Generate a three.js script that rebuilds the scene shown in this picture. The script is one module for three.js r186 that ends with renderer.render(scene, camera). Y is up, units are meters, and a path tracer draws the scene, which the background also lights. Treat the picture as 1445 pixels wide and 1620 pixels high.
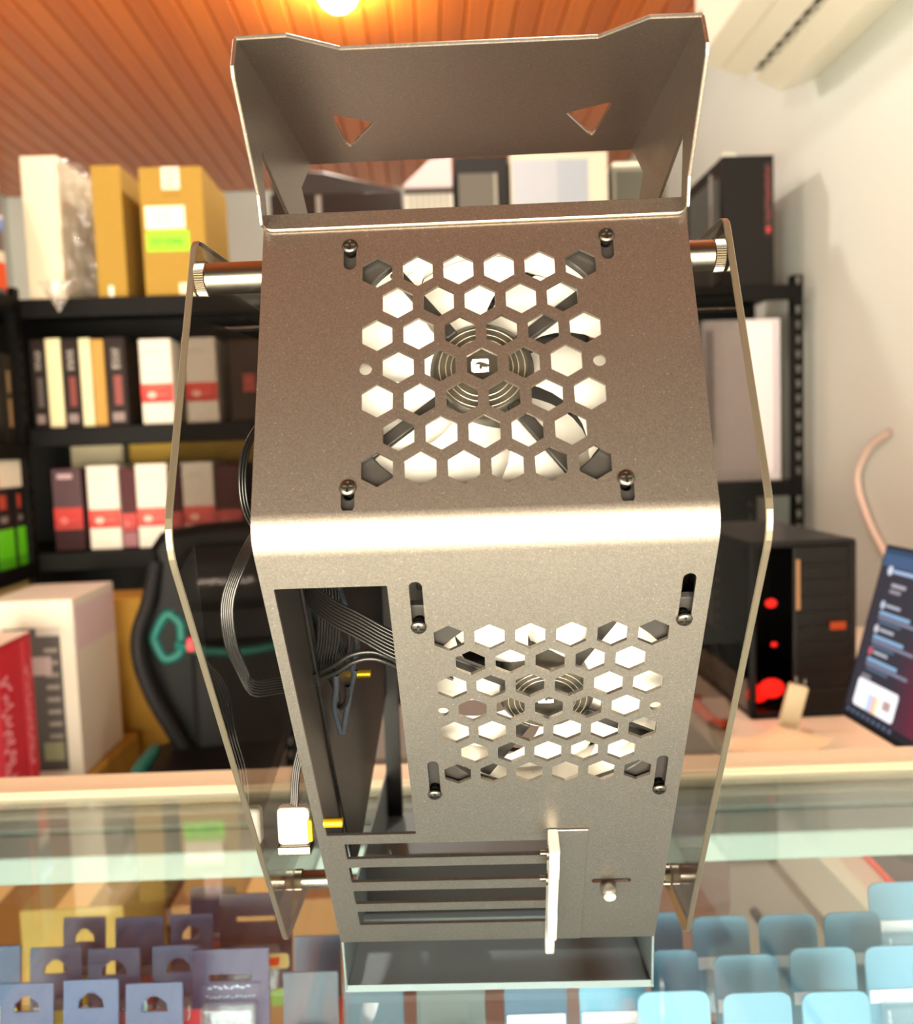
import * as THREE from 'three';
import { RoundedBoxGeometry } from 'three/addons/geometries/RoundedBoxGeometry.js';
import { mergeGeometries } from 'three/addons/utils/BufferGeometryUtils.js';
import { RectAreaLightUniformsLib } from 'three/addons/lights/RectAreaLightUniformsLib.js';
import { Brush, Evaluator, SUBTRACTION } from 'three-bvh-csg';

// ---------------------------------------------------------------- camera, light, exposure
const scene = new THREE.Scene();
scene.background = new THREE.Color(0x000000);
const EYE = 1.26;
const camera = new THREE.PerspectiveCamera(61.78, 1445 / 1620, 0.02, 40);
camera.position.set(0, EYE, 0);
camera.rotation.set(-0.0798, -0.0329, -0.0362, 'YXZ');
camera.focus = 0.375;
camera.updateProjectionMatrix();
camera.userData.fStop = camera.getFocalLength() / 3.1;      // a 3.1 mm pupil, as a phone has
scene.add(camera);

const renderer = new THREE.WebGLRenderer({ antialias: true });
renderer.toneMapping = THREE.LinearToneMapping;
renderer.toneMappingExposure = 1.0;
renderer.outputColorSpace = THREE.SRGBColorSpace;
renderer.shadowMap.enabled = true;
RectAreaLightUniformsLib.init();
const LIGHT = { lamp: 4.6, lampColor: 0xfcf9ec, window: 26, windowColor: 0xfff2d8 };

// ---------------------------------------------------------------- helpers
const MM = 0.001, TAU = Math.PI * 2;
let seed = 7;
const rnd = () => { seed = (seed * 1664525 + 1013904223) >>> 0; return seed / 4294967296; };
const range = (a, b) => a + (b - a) * rnd();
const used = {};
function numbered(name) { const n = used[name] = (used[name] ?? -1) + 1; return n ? `${name}_${String(n).padStart(3, '0')}` : name; }
function mesh(name, geo, mat, parent) {
  const m = new THREE.Mesh(geo, mat);
  m.name = parent === scene ? numbered(name) : name;
  m.castShadow = m.receiveShadow = true;
  parent.add(m);
  return m;
}
function sub(name, parent) { const g = new THREE.Group(); g.name = name; parent.add(g); return g; }
function tag(o, label, category, group) {
  o.userData.label = label; o.userData.category = category;
  if (group) o.userData.group = group;
  return o;
}
function thing(name, label, category, pos = [0, 0, 0], turn = 0, group) {
  const g = new THREE.Group(); g.name = numbered(name); g.position.set(...pos); g.rotation.y = turn; scene.add(g);
  return tag(g, label, category, group);
}
function struct(name, geo, mat, pos) {
  const m = mesh(name, geo, mat, scene); m.name = name; m.userData.kind = 'structure';
  if (pos) m.position.set(...pos);
  return m;
}
const box = (w, h, d, x = 0, y = 0, z = 0) => new THREE.BoxGeometry(w, h, d).translate(x, y, z);
const rbox = (w, h, d, r, x = 0, y = 0, z = 0) => new RoundedBoxGeometry(w, h, d, 2, Math.min(r, w / 2.01, h / 2.01, d / 2.01)).translate(x, y, z);
const tube = (pts, r, n = 24, k = 8) => new THREE.TubeGeometry(new THREE.CatmullRomCurve3(pts.map((p) => new THREE.Vector3(...p))), n, r, k);
const cyl = (r0, r1, h, n = 24) => new THREE.CylinderGeometry(r0, r1, h, n);
function merge(list) {
  return mergeGeometries(list.map((g) => { const q = g.index ? g.toNonIndexed() : g; for (const k of Object.keys(q.attributes)) if (!['position', 'normal', 'uv'].includes(k)) q.deleteAttribute(k); q.clearGroups(); return q; }));
}
function poly(points, holes = []) {
  const s = new THREE.Shape(points.map(([x, y]) => new THREE.Vector2(x, y)));
  for (const h of holes) s.holes.push(h instanceof THREE.Path ? h : new THREE.Path(h.map(([x, y]) => new THREE.Vector2(x, y))));
  return s;
}
function roundPoly(P, r) {                                    // a polygon whose corners are rounded (r: one radius, or one per corner)
  const out = [], n = P.length;
  for (let i = 0; i < n; i++) {
    const a = new THREE.Vector2(...P[(i + n - 1) % n]), b = new THREE.Vector2(...P[i]), c = new THREE.Vector2(...P[(i + 1) % n]);
    const u = a.clone().sub(b), v = c.clone().sub(b), R = Array.isArray(r) ? r[i] : r;
    const half = Math.acos(THREE.MathUtils.clamp(u.clone().normalize().dot(v.clone().normalize()), -1, 1)) / 2;
    const t = Math.min(R / Math.tan(half), u.length() * 0.48, v.length() * 0.48);
    const p0 = b.clone().addScaledVector(u.normalize(), t), p1 = b.clone().addScaledVector(v.normalize(), t);
    for (let k = 0; k <= 6; k++) { const s = k / 6; out.push([(1 - s) ** 2 * p0.x + 2 * s * (1 - s) * b.x + s * s * p1.x, (1 - s) ** 2 * p0.y + 2 * s * (1 - s) * b.y + s * s * p1.y]); }
  }
  return out;
}
const extrude = (shape, depth, bevel = 0, seg = 12) => new THREE.ExtrudeGeometry(shape, { depth: depth - 2 * bevel, bevelEnabled: bevel > 0, bevelThickness: bevel, bevelSize: bevel, bevelOffset: -bevel, bevelSegments: 1, curveSegments: seg }).translate(0, 0, bevel);

// ---------------------------------------------------------------- textures
function canvasTex(w, h, draw, srgb = true) {
  const c = document.createElement('canvas'); c.width = w; c.height = h;
  draw(c.getContext('2d'), w, h);
  const t = new THREE.CanvasTexture(c);
  if (srgb) t.colorSpace = THREE.SRGBColorSpace;
  t.wrapS = t.wrapT = THREE.RepeatWrapping; t.magFilter = THREE.LinearFilter;
  return t;
}
function dataTex(n, fn, srgb) {
  const d = new Uint8Array(n * n * 4);
  for (let y = 0; y < n; y++) for (let x = 0; x < n; x++) { const v = fn(x, y), o = (y * n + x) * 4; for (let c = 0; c < 3; c++) d[o + c] = Math.max(0, Math.min(255, v[c] ?? v[0])); d[o + 3] = 255; }
  const t = new THREE.DataTexture(d, n, n); t.wrapS = t.wrapT = THREE.RepeatWrapping; t.magFilter = THREE.LinearFilter;
  if (srgb) t.colorSpace = THREE.SRGBColorSpace;
  t.needsUpdate = true; return t;
}
const rep = (t, s) => { t.repeat.set(1 / s, 1 / s); return t; };
// powder coat: fine orange peel with sparse bright flecks
const coatColor = (() => {
  const n = 1024, v = new Float32Array(n * n), c = 256, coarse = new Float32Array(c * c).map(() => range(-9, 9));
  for (let y = 0; y < n; y++) for (let x = 0; x < n; x++) v[y * n + x] = 184 + coarse[(y >> 2) * c + (x >> 2)] + range(-9, 9);
  for (let k = 0; k < 3000; k++) { const x = Math.floor(range(0, n)), y = Math.floor(range(0, n)), b = range(12, 72) * rnd() + 8, w = rnd() > 0.75 ? 3 : 2; for (let j = 0; j < w; j++) for (let i = 0; i < w; i++) v[((y + j) % n) * n + (x + i) % n] += b; }
  return rep(dataTex(n, (x, y) => [v[y * n + x], v[y * n + x], v[y * n + x] * 0.985], true), 0.16);
})();
const coatBump = rep(dataTex(512, () => [128 + range(-110, 110)], false), 0.16);
const woodTex = (() => canvasTex(512, 2048, (g, w, h) => {
  g.fillStyle = '#d26c1e'; g.fillRect(0, 0, w, h);
  for (let i = 0; i < 900; i++) { g.strokeStyle = `rgba(${rnd() > 0.5 ? '70,30,10' : '200,120,70'},${range(0.02, 0.1)})`; g.lineWidth = range(1, 4); const x = range(0, w), y = range(-200, h); g.beginPath(); g.moveTo(x, y); g.bezierCurveTo(x + range(-6, 6), y + 150, x + range(-8, 8), y + 300, x + range(-6, 6), y + range(300, 900)); g.stroke(); }
}))();
const kraftTex = canvasTex(512, 512, (g, w, h) => { g.fillStyle = '#c49a48'; g.fillRect(0, 0, w, h); for (let i = 0; i < 2600; i++) { g.fillStyle = `rgba(${rnd() > 0.5 ? '90,60,20' : '230,190,110'},${range(0.02, 0.08)})`; g.fillRect(range(0, w), range(0, h), range(4, 60), range(1, 2)); } });
const wallBump = rep(dataTex(256, (x, y) => [128 + range(-60, 60)], false), 0.4);

// ---------------------------------------------------------------- materials
const std = (o) => new THREE.MeshStandardMaterial(o), phy = (o) => new THREE.MeshPhysicalMaterial(o);
const plainCache = {};
const paint = (hex, roughness = 0.55, metalness = 0) => plainCache[`${hex} ${roughness} ${metalness}`] ??= phy({ color: hex, roughness, metalness, specularIntensity: (hex >> 16) + (hex >> 8 & 255) + (hex & 255) < 150 ? 0.3 : 0.8 });
const M = {
  coat: std({ color: 0xc4b9b0, map: coatColor, bumpMap: coatBump, bumpScale: 0.00003, metalness: 0.97, roughness: 0.37 }),
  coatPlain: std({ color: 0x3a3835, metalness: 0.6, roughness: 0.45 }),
  darkSteel: std({ color: 0x151413, metalness: 0.3, roughness: 0.5 }),
  screw: std({ color: 0x5a5650, metalness: 1, roughness: 0.33 }),
  screwDark: std({ color: 0x0c0b0b, metalness: 0.4, roughness: 0.5 }),
  chrome: std({ color: 0x837d72, metalness: 1, roughness: 0.27 }),
  zinc: std({ color: 0xd0cec8, metalness: 0.6, roughness: 0.4 }),
  brass: std({ color: 0xe8c020, metalness: 0.8, roughness: 0.3 }),
  smoke: phy({ color: 0xd2ceca, roughness: 0.01, transmission: 1, thickness: 0, ior: 1.5 }),
  groundEdge: std({ color: 0x6a6253, roughness: 0.28, metalness: 0.7 }),
  counterGlass: phy({ color: 0xf2f6f8, roughness: 0.01, transmission: 1, thickness: 0, ior: 1.5 }),
  counterEdge: std({ color: 0x9fc4b8, roughness: 0.15 }),
  clearFilm: phy({ color: 0xf4f2ee, roughness: 0.12, transmission: 0.85, thickness: 0, ior: 1.45 }),
  blade: phy({ color: 0xf6f4ee, roughness: 0.22, transmission: 0.35, thickness: 0 }),
  fanBlack: std({ color: 0x23211f, roughness: 0.42 }),
  boreWhite: std({ color: 0xe9e6de, roughness: 0.25 }),
  hub: std({ color: 0x3b372f, roughness: 0.38, metalness: 0.3 }),
  hubRing: std({ color: 0xb8b0a0, roughness: 0.25, metalness: 0.8 }),
  rackBlack: phy({ color: 0x080707, roughness: 0.55, specularIntensity: 0.35 }),
  cable: std({ color: 0x141312, roughness: 0.3 }),
  wall: std({ color: 0xd0d6d0, roughness: 0.7, bumpMap: wallBump, bumpScale: 0.0004 }),
  white: std({ color: 0xf2eee2, roughness: 0.5 }),
  acWhite: std({ color: 0xe6e1d0, roughness: 0.35 }),
  kraft: std({ map: kraftTex, color: 0xd4d8b2, roughness: 0.8 }),
};

// ================================================================ THE ROOM
{
  // floor of square tiles, hidden from this view but lit
  struct('floor', box(4.3, 0.1, 8.2, -0.6, -0.05, -2), paint(0xd8d2cc, 0.35));
  const T = 0.12;
  struct('wall_right', box(T, 3.2, 8.2, 1.36 + T / 2, 1.6, -2), M.wall);
  struct('wall_left', box(T, 3.2, 8.2, -2.75 - T / 2, 1.6, -2), M.wall);
  struct('wall_back', box(4.11, 3.2, T, -0.695, 1.6, -6.0 - T / 2), std({ color: 0xdfe3da, roughness: 0.7 }));
  // the shop front behind the camera: piers and a lintel around one wide opening
  const front = merge([box(0.6, 3.2, T, -2.45, 1.6, 1.36), box(0.4, 3.2, T, 1.16, 1.6, 1.36), box(3.11, 1.85, T, -0.595, 2.275, 1.36), box(3.11, 0.05, T, -0.595, 0.025, 1.36)]);
  struct('wall_front', front, paint(0x33241a, 0.7));
  struct('trim_1', rbox(3.3, 0.36, 0.5, 0.02, -0.595, 1.54, 1.045), paint(0x17130f, 0.7));   // housing of the half-lowered roller shutter
  // ceiling: glossy wood-look strips nailed under a slab
  struct('ceiling', box(4.35, 0.08, 8.3, -0.695, 3.075, -2), paint(0x3a1c0c, 0.6));
  const pw = 0.1028, gapw = 0.0035, ch = 0.006;
  const prof = poly([[-pw / 2 + gapw / 2, 0.016], [-pw / 2 + gapw / 2, ch], [-pw / 2 + gapw / 2 + ch, 0], [pw / 2 - gapw / 2 - ch, 0], [pw / 2 - gapw / 2, ch], [pw / 2 - gapw / 2, 0.016]]);
  const pg = extrude(prof, 7.9);
  const uv = pg.attributes.uv, pos = pg.attributes.position;
  for (let i = 0; i < uv.count; i++) uv.setXY(i, pos.getX(i) / 0.5, pos.getZ(i) / 2);
  const ceilingRoot = scene.getObjectByName('ceiling');
  const tones = [0xffffff, 0xf4e9e2, 0xfff6ea].map((c) => { const t = woodTex.clone(); t.offset.set(rnd(), rnd()); return phy({ map: t, color: c, roughness: 0.26, specularIntensity: 0.6, clearcoat: 0.25, clearcoatRoughness: 0.12 }); });
  for (let i = 0, x = -2.75 + pw / 2; x < 1.36; x += pw, i++) { const p = mesh('plank', pg, tones[i % 3], ceilingRoot); p.position.set(x, 3.012, -5.98); }
}
// daylight through the shop front: the glazed opening and the light it lets in
{
  const pane = struct('window_1', box(3.1, 1.3, 0.01, -0.595, 0.7, 1.44), std({ color: 0xffffff, emissive: LIGHT.windowColor, emissiveIntensity: 3 }));
  pane.castShadow = false;
  const l = new THREE.RectAreaLight(LIGHT.windowColor, LIGHT.window, 3.1, 1.3); l.position.set(-0.595, 0.7, 1.4); l.lookAt(-0.595, 0.7, -3); l.name = 'daylight'; scene.add(l);
}
// ceiling lamps: round domes
const lampSpots = [[-0.27, -3.43, 'round ceiling lamp farthest down the room, over the storage rack aisle'], [0.25, -1.15, 'round ceiling lamp straight above the glass counter'], [-1.5, -1.4, 'round ceiling lamp over the left side of the shop']];
for (const [x, z, label] of lampSpots) {
  const t = thing('ceiling_lamp', label, 'lamp', [x, 3.012, z], 0, 'round ceiling lamps');
  mesh('lamp_base', cyl(0.075, 0.085, 0.022, 36).translate(0, -0.011, 0), M.white, t);
  const dome = new THREE.LatheGeometry([[0.001, -0.085], [0.04, -0.08], [0.065, -0.06], [0.078, -0.032], [0.078, -0.022], [0.001, -0.022]].map(([r, y]) => new THREE.Vector2(r, y)), 36);
  mesh('lamp_dome', dome, std({ color: 0xffffff, emissive: LIGHT.lampColor, emissiveIntensity: 4 }), t);
  const l = new THREE.PointLight(LIGHT.lampColor, LIGHT.lamp); l.position.set(0, -0.055, 0); l.shadow.radius = 2.5; l.castShadow = true; l.name = 'lamp_light'; t.add(l);
}

// ================================================================ THE GLASS COUNTER (display case)
const CT = 0.95;                                              // its top
{
  const t = thing('display_counter', 'glass topped display counter with a pale aluminium back rail', 'counter', [0, 0, -0.45], -0.037);
  const W2 = 1.15, zb = -0.352, zf = 0.42;
  
  mesh('glass_top', rbox(2 * W2, 0.008, zf - zb - 0.045, 0.0015, 0, CT - 0.004, (zf + zb + 0.045) / 2), M.counterGlass, t);
  mesh('back_rail', merge([rbox(2 * W2, 0.03, 0.05, 0.003, 0, CT - 0.012, zb + 0.018), box(2 * W2, 0.003, 0.004, 0, CT + 0.0035, zb + 0.038)]), std({ color: 0xcdc2a6, roughness: 0.45 }), t);
  const ledge = std({ color: 0x87968d, roughness: 0.45 });
  mesh('glass_ledge', merge([rbox(2 * W2, 0.03, 0.042, 0.003, 0, CT - 0.0245, zb + 0.065), rbox(2 * W2, 0.024, 0.042, 0.003, 0, CT - 0.0265, zb + 0.107)]), ledge, t);
  mesh('front_rail', rbox(2 * W2, 0.03, 0.03, 0.003, 0, CT - 0.024, zf - 0.02), ledge, t);
  for (const [x, z] of [[-W2 + 0.015, zf - 0.02], [W2 - 0.015, zf - 0.02], [-W2 + 0.015, zb + 0.1], [W2 - 0.015, zb + 0.1]]) mesh('post', rbox(0.03, CT - 0.03, 0.03, 0.003, x, (CT - 0.03) / 2, z), ledge, t);
  mesh('front_glass', box(2 * W2 - 0.07, 0.6, 0.006, 0, 0.61, zf - 0.02), M.counterGlass, t);
  mesh('shelf_glass', rbox(2 * W2 - 0.06, 0.006, 0.66, 0.001, 0, 0.755, 0.02), M.counterGlass, t);
  for (const z of [zb + 0.1, 0.3]) mesh('shelf_support', rbox(2 * W2 - 0.06, 0.014, 0.014, 0.002, 0, 0.744, z), ledge, t);
  mesh('base_cabinet', rbox(2 * W2 - 0.02, 0.3, 0.66, 0.004, 0, 0.155, 0.02), paint(0xaebcc6, 0.5), t);
}

// ================================================================ THE COMPUTER CASE
const caseRoot = thing('computer_case', 'open dark grey metal computer case with a top handle and smoked glass sides', 'computer case', [0.0286, CT + 0.0005, -0.4499], -0.0612);
{
  const root = caseRoot;
  const A = 0.3662, B = 0.5261, HW = 87.2;
  const UC = [342.5, 111.3], LC = [191.6, 86.8];
  const upperM = new THREE.Matrix4().makeRotationX(-A).setPosition(0, UC[0] * MM, UC[1] * MM);
  const lowerM = new THREE.Matrix4().makeRotationX(B).setPosition(0, LC[0] * MM, LC[1] * MM);
  const s = (p) => p.map(([x, y]) => [x * MM, y * MM]);
  const TH = 1.5 * MM, BV = 0.3 * MM;
  const hexPath = (x, y, r = 6.98) => s([...Array(6)].map((_, i) => [x + r * Math.cos(Math.PI / 6 + i * Math.PI / 3), y + r * Math.sin(Math.PI / 6 + i * Math.PI / 3)]));
  const circPath = (x, y, r, n = 20) => s([...Array(n)].map((_, i) => [x + r * Math.cos(i / n * TAU), y + r * Math.sin(i / n * TAU)]));
  const slotPath = (x, y0, y1, r) => s([...[...Array(9)].map((_, i) => [x + r * Math.cos(i / 8 * Math.PI), y1 + r * Math.sin(i / 8 * Math.PI)]), ...[...Array(9)].map((_, i) => [x - r * Math.cos(i / 8 * Math.PI), y0 - r * Math.sin(i / 8 * Math.PI)])]);
  const hslotPath = (x0, x1, y, r) => slotPath(0, x0, x1, r).map(([a, b]) => [b, y * MM - a]).reverse();
  const rect = (x0, x1, y0, y1, r = 0.6) => s(roundPoly([[x0, y0], [x1, y0], [x1, y1], [x0, y1]], r));
  const hexes = (cx, cy) => {
    const out = [];
    for (let r = -3; r <= 3; r++) { const n = r % 2 ? 6 : 5; for (let i = 0; i < n; i++) out.push(hexPath(cx + (i - (n - 1) / 2) * 16.5, cy + r * 14.15)); }
    out.push(circPath(cx - 45.8, cy - 0.5, 2.5), circPath(cx + 45.8, cy - 0.5, 2.5));
    return out;
  };
  // --- the bent back sheet: upper face, bend, lower face
  const Rb = 20, tb = Rb * Math.tan((A + B) / 2), bendY = 277.06;
  const vU = (bendY - UC[0]) / Math.cos(A) + tb, vL = (bendY - LC[0]) / Math.cos(B) - tb;
  const FXU = 1.5, FXL = 25.5;
  const upperShape = poly(s([[-HW, vU], [HW, vU], [HW, 66], [-HW, 66]]), [...hexes(1.5, -2.3), ...[-1, 1].flatMap((i) => [slotPath(FXU + i * 52.5, 44.5, 52.5, 2.6), slotPath(FXU + i * 52.3, -58.6, -51.7, 2.6)])]);
  const lowerShape = poly(s([[-HW, -182], [HW, -182], [HW, vL], [-HW, vL]]), [...hexes(25.6, 3),
    ...[-1, 1].flatMap((i) => [slotPath(FXL + i * 52.8, 52.4, 73, 2.6), slotPath(FXL + i * 52.3, -53.5, -32.6, 2.6)]),
    rect(-82.4, -38.2, -84, 74.1), ...[[-103.9, -91.3], [-124.4, -111.2], [-144.4, -132.2], [-164.8, -151.7]].map(([a, b]) => rect(-74.6, 31, a, b)), hslotPath(51.5, 68.5, -127.5, 1.7)]);
  const gu = extrude(upperShape, TH, 0).translate(0, 0, -TH).applyMatrix4(upperM), gl = extrude(lowerShape, TH, 0).translate(0, 0, -TH).applyMatrix4(lowerM);
  // bend strip with its own smooth normals, in two shells and two rims
  const bend = (() => {
    const nU = [Math.sin(A), Math.cos(A)], p0 = [UC[0] + vU * Math.cos(A), UC[1] - vU * Math.sin(A)], c = [p0[0] - nU[0] * Rb, p0[1] - nU[1] * Rb];
    const P = [], N = [], UV = [], I = [], K = 24;
    for (const [r, sg] of [[Rb, 1], [Rb - 1.5, -1]]) {
      const o = P.length / 3;
      for (let k = 0; k <= K; k++) { const th = A - (A + B) * k / K, ny = Math.sin(th), nz = Math.cos(th);
        for (const x of [-HW, HW]) { P.push(x * MM, (c[0] + ny * r) * MM, (c[1] + nz * r) * MM); N.push(0, ny * sg, nz * sg); UV.push(x * MM, (vU - Rb * (A + B) * k / K) * MM); } }
      for (let k = 0; k < K; k++) { const a = o + 2 * k; if (sg > 0) I.push(a, a + 2, a + 1, a + 1, a + 2, a + 3); else I.push(a, a + 1, a + 2, a + 1, a + 3, a + 2); }
    }
    for (const [x, e] of [[-HW, 0], [HW, 1]]) { const o = P.length / 3;
      for (let k = 0; k <= K; k++) { const th = A - (A + B) * k / K; for (const r of [Rb, Rb - 1.5]) { P.push(x * MM, (c[0] + Math.sin(th) * r) * MM, (c[1] + Math.cos(th) * r) * MM); N.push(x < 0 ? -1 : 1, 0, 0); UV.push(0, 0); } }
      for (let k = 0; k < K; k++) { const a = o + 2 * k; if (e) I.push(a, a + 2, a + 1, a + 1, a + 2, a + 3); else I.push(a, a + 1, a + 2, a + 1, a + 3, a + 2); } }
    const g = new THREE.BufferGeometry(); g.setAttribute('position', new THREE.Float32BufferAttribute(P, 3)); g.setAttribute('normal', new THREE.Float32BufferAttribute(N, 3)); g.setAttribute('uv', new THREE.Float32BufferAttribute(UV, 2)); g.setIndex(I);
    return g;
  })();
  mesh('back_panel', merge([gu, bend, gl]), M.coat, root);
  // side returns of the sheet: flanges folded inward along both long edges
  const flange = (depth, x) => {
    const yz = (m, v, w) => { const p = new THREE.Vector3(0, v * MM, w * MM).applyMatrix4(m); return [p.z, p.y]; };
    const g = extrude(poly([yz(upperM, 64, -1.5), yz(upperM, vU, -1.5), yz(lowerM, vL, -1.5), yz(lowerM, -182, -1.5), yz(lowerM, -182, -depth), yz(lowerM, vL + 0, -depth - 6), yz(upperM, vU, -depth - 6), yz(upperM, 64, -depth)]), 1.2 * MM, 0.2 * MM);
    return g.rotateY(-Math.PI / 2).translate(x * MM, 0, 0);
  };
  mesh('side_flange', flange(40, -84.5), M.coatPlain, root); mesh('side_flange', flange(24, 87), M.coatPlain, root);
  // lip of the top cover that laps over the back sheet
  const lip = extrude(poly(s(roundPoly([[-86.6, 60.9], [87, 60.9], [87, 68.6], [-86.6, 68.6]], [4, 4, 1, 1]))), 1.6 * MM, 0.4 * MM).translate(0, 0, 0.1 * MM).applyMatrix4(upperM);
  const topY = 404.5;
  const topFrame = extrude(poly(s([[-86.6, -88], [86.6, -88], [86.6, 238], [-86.6, 238]]), [s([[-70, 150], [70, 150], [70, 225], [-70, 225]])]), 1.5 * MM, 0.3 * MM).rotateX(-Math.PI / 2).translate(0, (topY + 0.6) * MM, 0);
  mesh('top_cover', merge([lip, topFrame]), M.coat, root);
  // --- handle: a flat grip plate between two cut-out arms
  const grip = poly(s([[-86.4, 122], [-67, 122.4], [-49, 110], [50, 109], [67, 122.6], [86.4, 122], [86.4, -21], [-86.4, -21]]), [s(roundPoly([[-64.3, 47.5], [-44, 34.6], [-62.4, -2]], 2.4)), s(roundPoly([[44.6, 35.3], [65.8, 47], [62.4, -1]], 2.4))]);
  const gripG = extrude(grip, 1.6 * MM, 0.35 * MM).rotateX(Math.PI / 2).translate(0, 463.4 * MM, 0);
  const handle = sub('handle', root);
  mesh('grip_plate', gripG, M.coat, handle);
  const armShape = poly(s([[96, 401], [99, 412], [127, 446], [128, 450], [122, 462.4], [-21, 462.4], [9, 441], [-40, 404], [-40, 401]]), [s(roundPoly([[92, 432], [87.5, 407], [4, 407]], 1.5))]);
  for (const x of [-87.2, 85.7]) mesh('handle_arm', extrude(armShape, 1.5 * MM, 0.35 * MM).rotateY(-Math.PI / 2).translate((x + 1.5) * MM, 0, 0), M.coat, handle);

  // --- base tray with upright cheeks, and the dark wall behind the recess
  const trayMat = std({ color: 0x9aacb4, map: coatColor, metalness: 0.55, roughness: 0.48 });
  const tray = merge([box(174.4 * MM, 1.6 * MM, 232 * MM, 0, 1.6 * MM, -127 * MM), box(174.4 * MM, 4 * MM, 1.4 * MM, 0, 2.8 * MM, -11.4 * MM), box(174.4 * MM, 1.4 * MM, 40 * MM, 0, 3 * MM, -100 * MM)]);
  mesh('base_tray', tray, trayMat, root);
  const cheek = poly(s([[-10.5, 2], [-5.5, 34], [-20, 39], [-240, 39], [-240, 2]]));
  for (const x of [-85.8, 87.2]) mesh('base_cheek', extrude(cheek, 1.4 * MM, 0.3 * MM).rotateY(-Math.PI / 2).translate(x * MM, 0, 0), trayMat, root);
  mesh('recess_wall', box(171 * MM, 36 * MM, 1.4 * MM, 0, 20 * MM, -98 * MM), M.darkSteel, root);

  // --- inside: board tray, front cover, power supply shroud
  const boardTray = poly(s([[-34, 62], [18, 150], [72, 250], [66, 330], [40, 380], [-235, 390], [-235, 110], [-60, 62]]), [s([[40, 205], [58, 240], [10, 262], [-2, 175]])]);
  mesh('board_tray', extrude(boardTray, 1.2 * MM).rotateY(-Math.PI / 2).translate(-82.6 * MM, 0, 0), M.darkSteel, root);
  mesh('front_cover', merge([box(150 * MM, 250 * MM, 1.5 * MM, -6 * MM, 265 * MM, -238 * MM), box(12 * MM, 390 * MM, 10 * MM, -80 * MM, 200 * MM, -236 * MM), box(12 * MM, 390 * MM, 10 * MM, 80 * MM, 200 * MM, -236 * MM)]), M.darkSteel, root);
  mesh('bracket_plate', merge([rbox(34 * MM, 80 * MM, 20 * MM, 2 * MM, -40 * MM, 90 * MM, -150 * MM)]), paint(0x9b958b, 0.35, 0.6), root);
  for (const [y, z] of [[170, -66], [130, 54], [250, -60], [320, -70]]) mesh('brass_standoff', new THREE.CylinderGeometry(2.4 * MM, 2.4 * MM, 9 * MM, 6).rotateZ(Math.PI / 2).translate(-77 * MM, y * MM, z * MM), M.brass, root);

  // --- fans
  const hubTex = canvasTex(256, 256, (g) => {
    g.fillStyle = '#2b2721'; g.fillRect(0, 0, 256, 256);
    g.save(); g.translate(122, 118);
    g.fillStyle = '#ffffff'; g.beginPath(); g.moveTo(-80, -60); g.quadraticCurveTo(-94, -78, -70, -80); g.lineTo(78, -80); g.quadraticCurveTo(94, -80, 94, -60); g.lineTo(94, 78); g.lineTo(80, 70); g.lineTo(60, 78); g.lineTo(-60, 78); g.quadraticCurveTo(-94, 78, -94, 44); g.lineTo(-94, -50); g.fill();
    g.fillStyle = '#2b2721'; g.beginPath(); g.moveTo(-58, -2); g.quadraticCurveTo(-44, -50, 0, -48); g.quadraticCurveTo(50, -40, 96, -12); g.lineTo(96, 16); g.lineTo(82, 10); g.lineTo(72, 30); g.lineTo(60, 12); g.lineTo(44, 26); g.lineTo(34, 10); g.lineTo(20, 24); g.lineTo(10, 48); g.quadraticCurveTo(-6, 30, -12, 10); g.lineTo(0, -8); g.quadraticCurveTo(-26, -28, -46, -14); g.closePath(); g.fill();
    g.restore();
  });
  const labelMat = std({ map: hubTex, roughness: 0.35 });
  const bladeG = (() => {                                        // one swept, pitched blade with thickness
    const P = [], I = [], nr = 7, na = 7, r0 = 19, r1 = 56;
    for (const side of [0, 1]) for (let i = 0; i <= nr; i++) for (let j = 0; j <= na; j++) {
      const u = i / nr, w = j / na, r = r0 + (r1 - r0) * u, sweep = 0.42 * u * u, span = 0.74 + 0.08 * u;
      const th = -sweep + (w - 0.5) * span * 1.18, z = (0.5 - w) * (12 - 2.5 * u) + 1.6 * Math.sin(Math.PI * w) + (side ? -0.9 : 0.9) * Math.sin(Math.PI * (0.08 + 0.84 * w));
      P.push(r * Math.cos(th) * MM, r * Math.sin(th) * MM, z * MM);
    }
    const n1 = na + 1, o = (nr + 1) * n1, id = (s_, i, j) => s_ * o + i * n1 + j;
    for (let i = 0; i < nr; i++) for (let j = 0; j < na; j++) { I.push(id(0, i, j), id(0, i + 1, j), id(0, i, j + 1), id(0, i, j + 1), id(0, i + 1, j), id(0, i + 1, j + 1)); I.push(id(1, i, j), id(1, i, j + 1), id(1, i + 1, j), id(1, i, j + 1), id(1, i + 1, j + 1), id(1, i + 1, j)); }
    const rim = (a, b) => I.push(id(0, ...a), id(1, ...a), id(0, ...b), id(0, ...b), id(1, ...a), id(1, ...b));
    for (let j = 0; j < na; j++) { rim([0, j], [0, j + 1]); rim([nr, j + 1], [nr, j]); }
    for (let i = 0; i < nr; i++) { rim([i + 1, 0], [i, 0]); rim([i, na], [i + 1, na]); }
    const g = new THREE.BufferGeometry(); g.setAttribute('position', new THREE.Float32BufferAttribute(P, 3)); g.setAttribute('uv', new THREE.Float32BufferAttribute(new Float32Array(P.length / 3 * 2), 2)); g.setIndex(I); g.computeVertexNormals(); return g;
  })();
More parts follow.
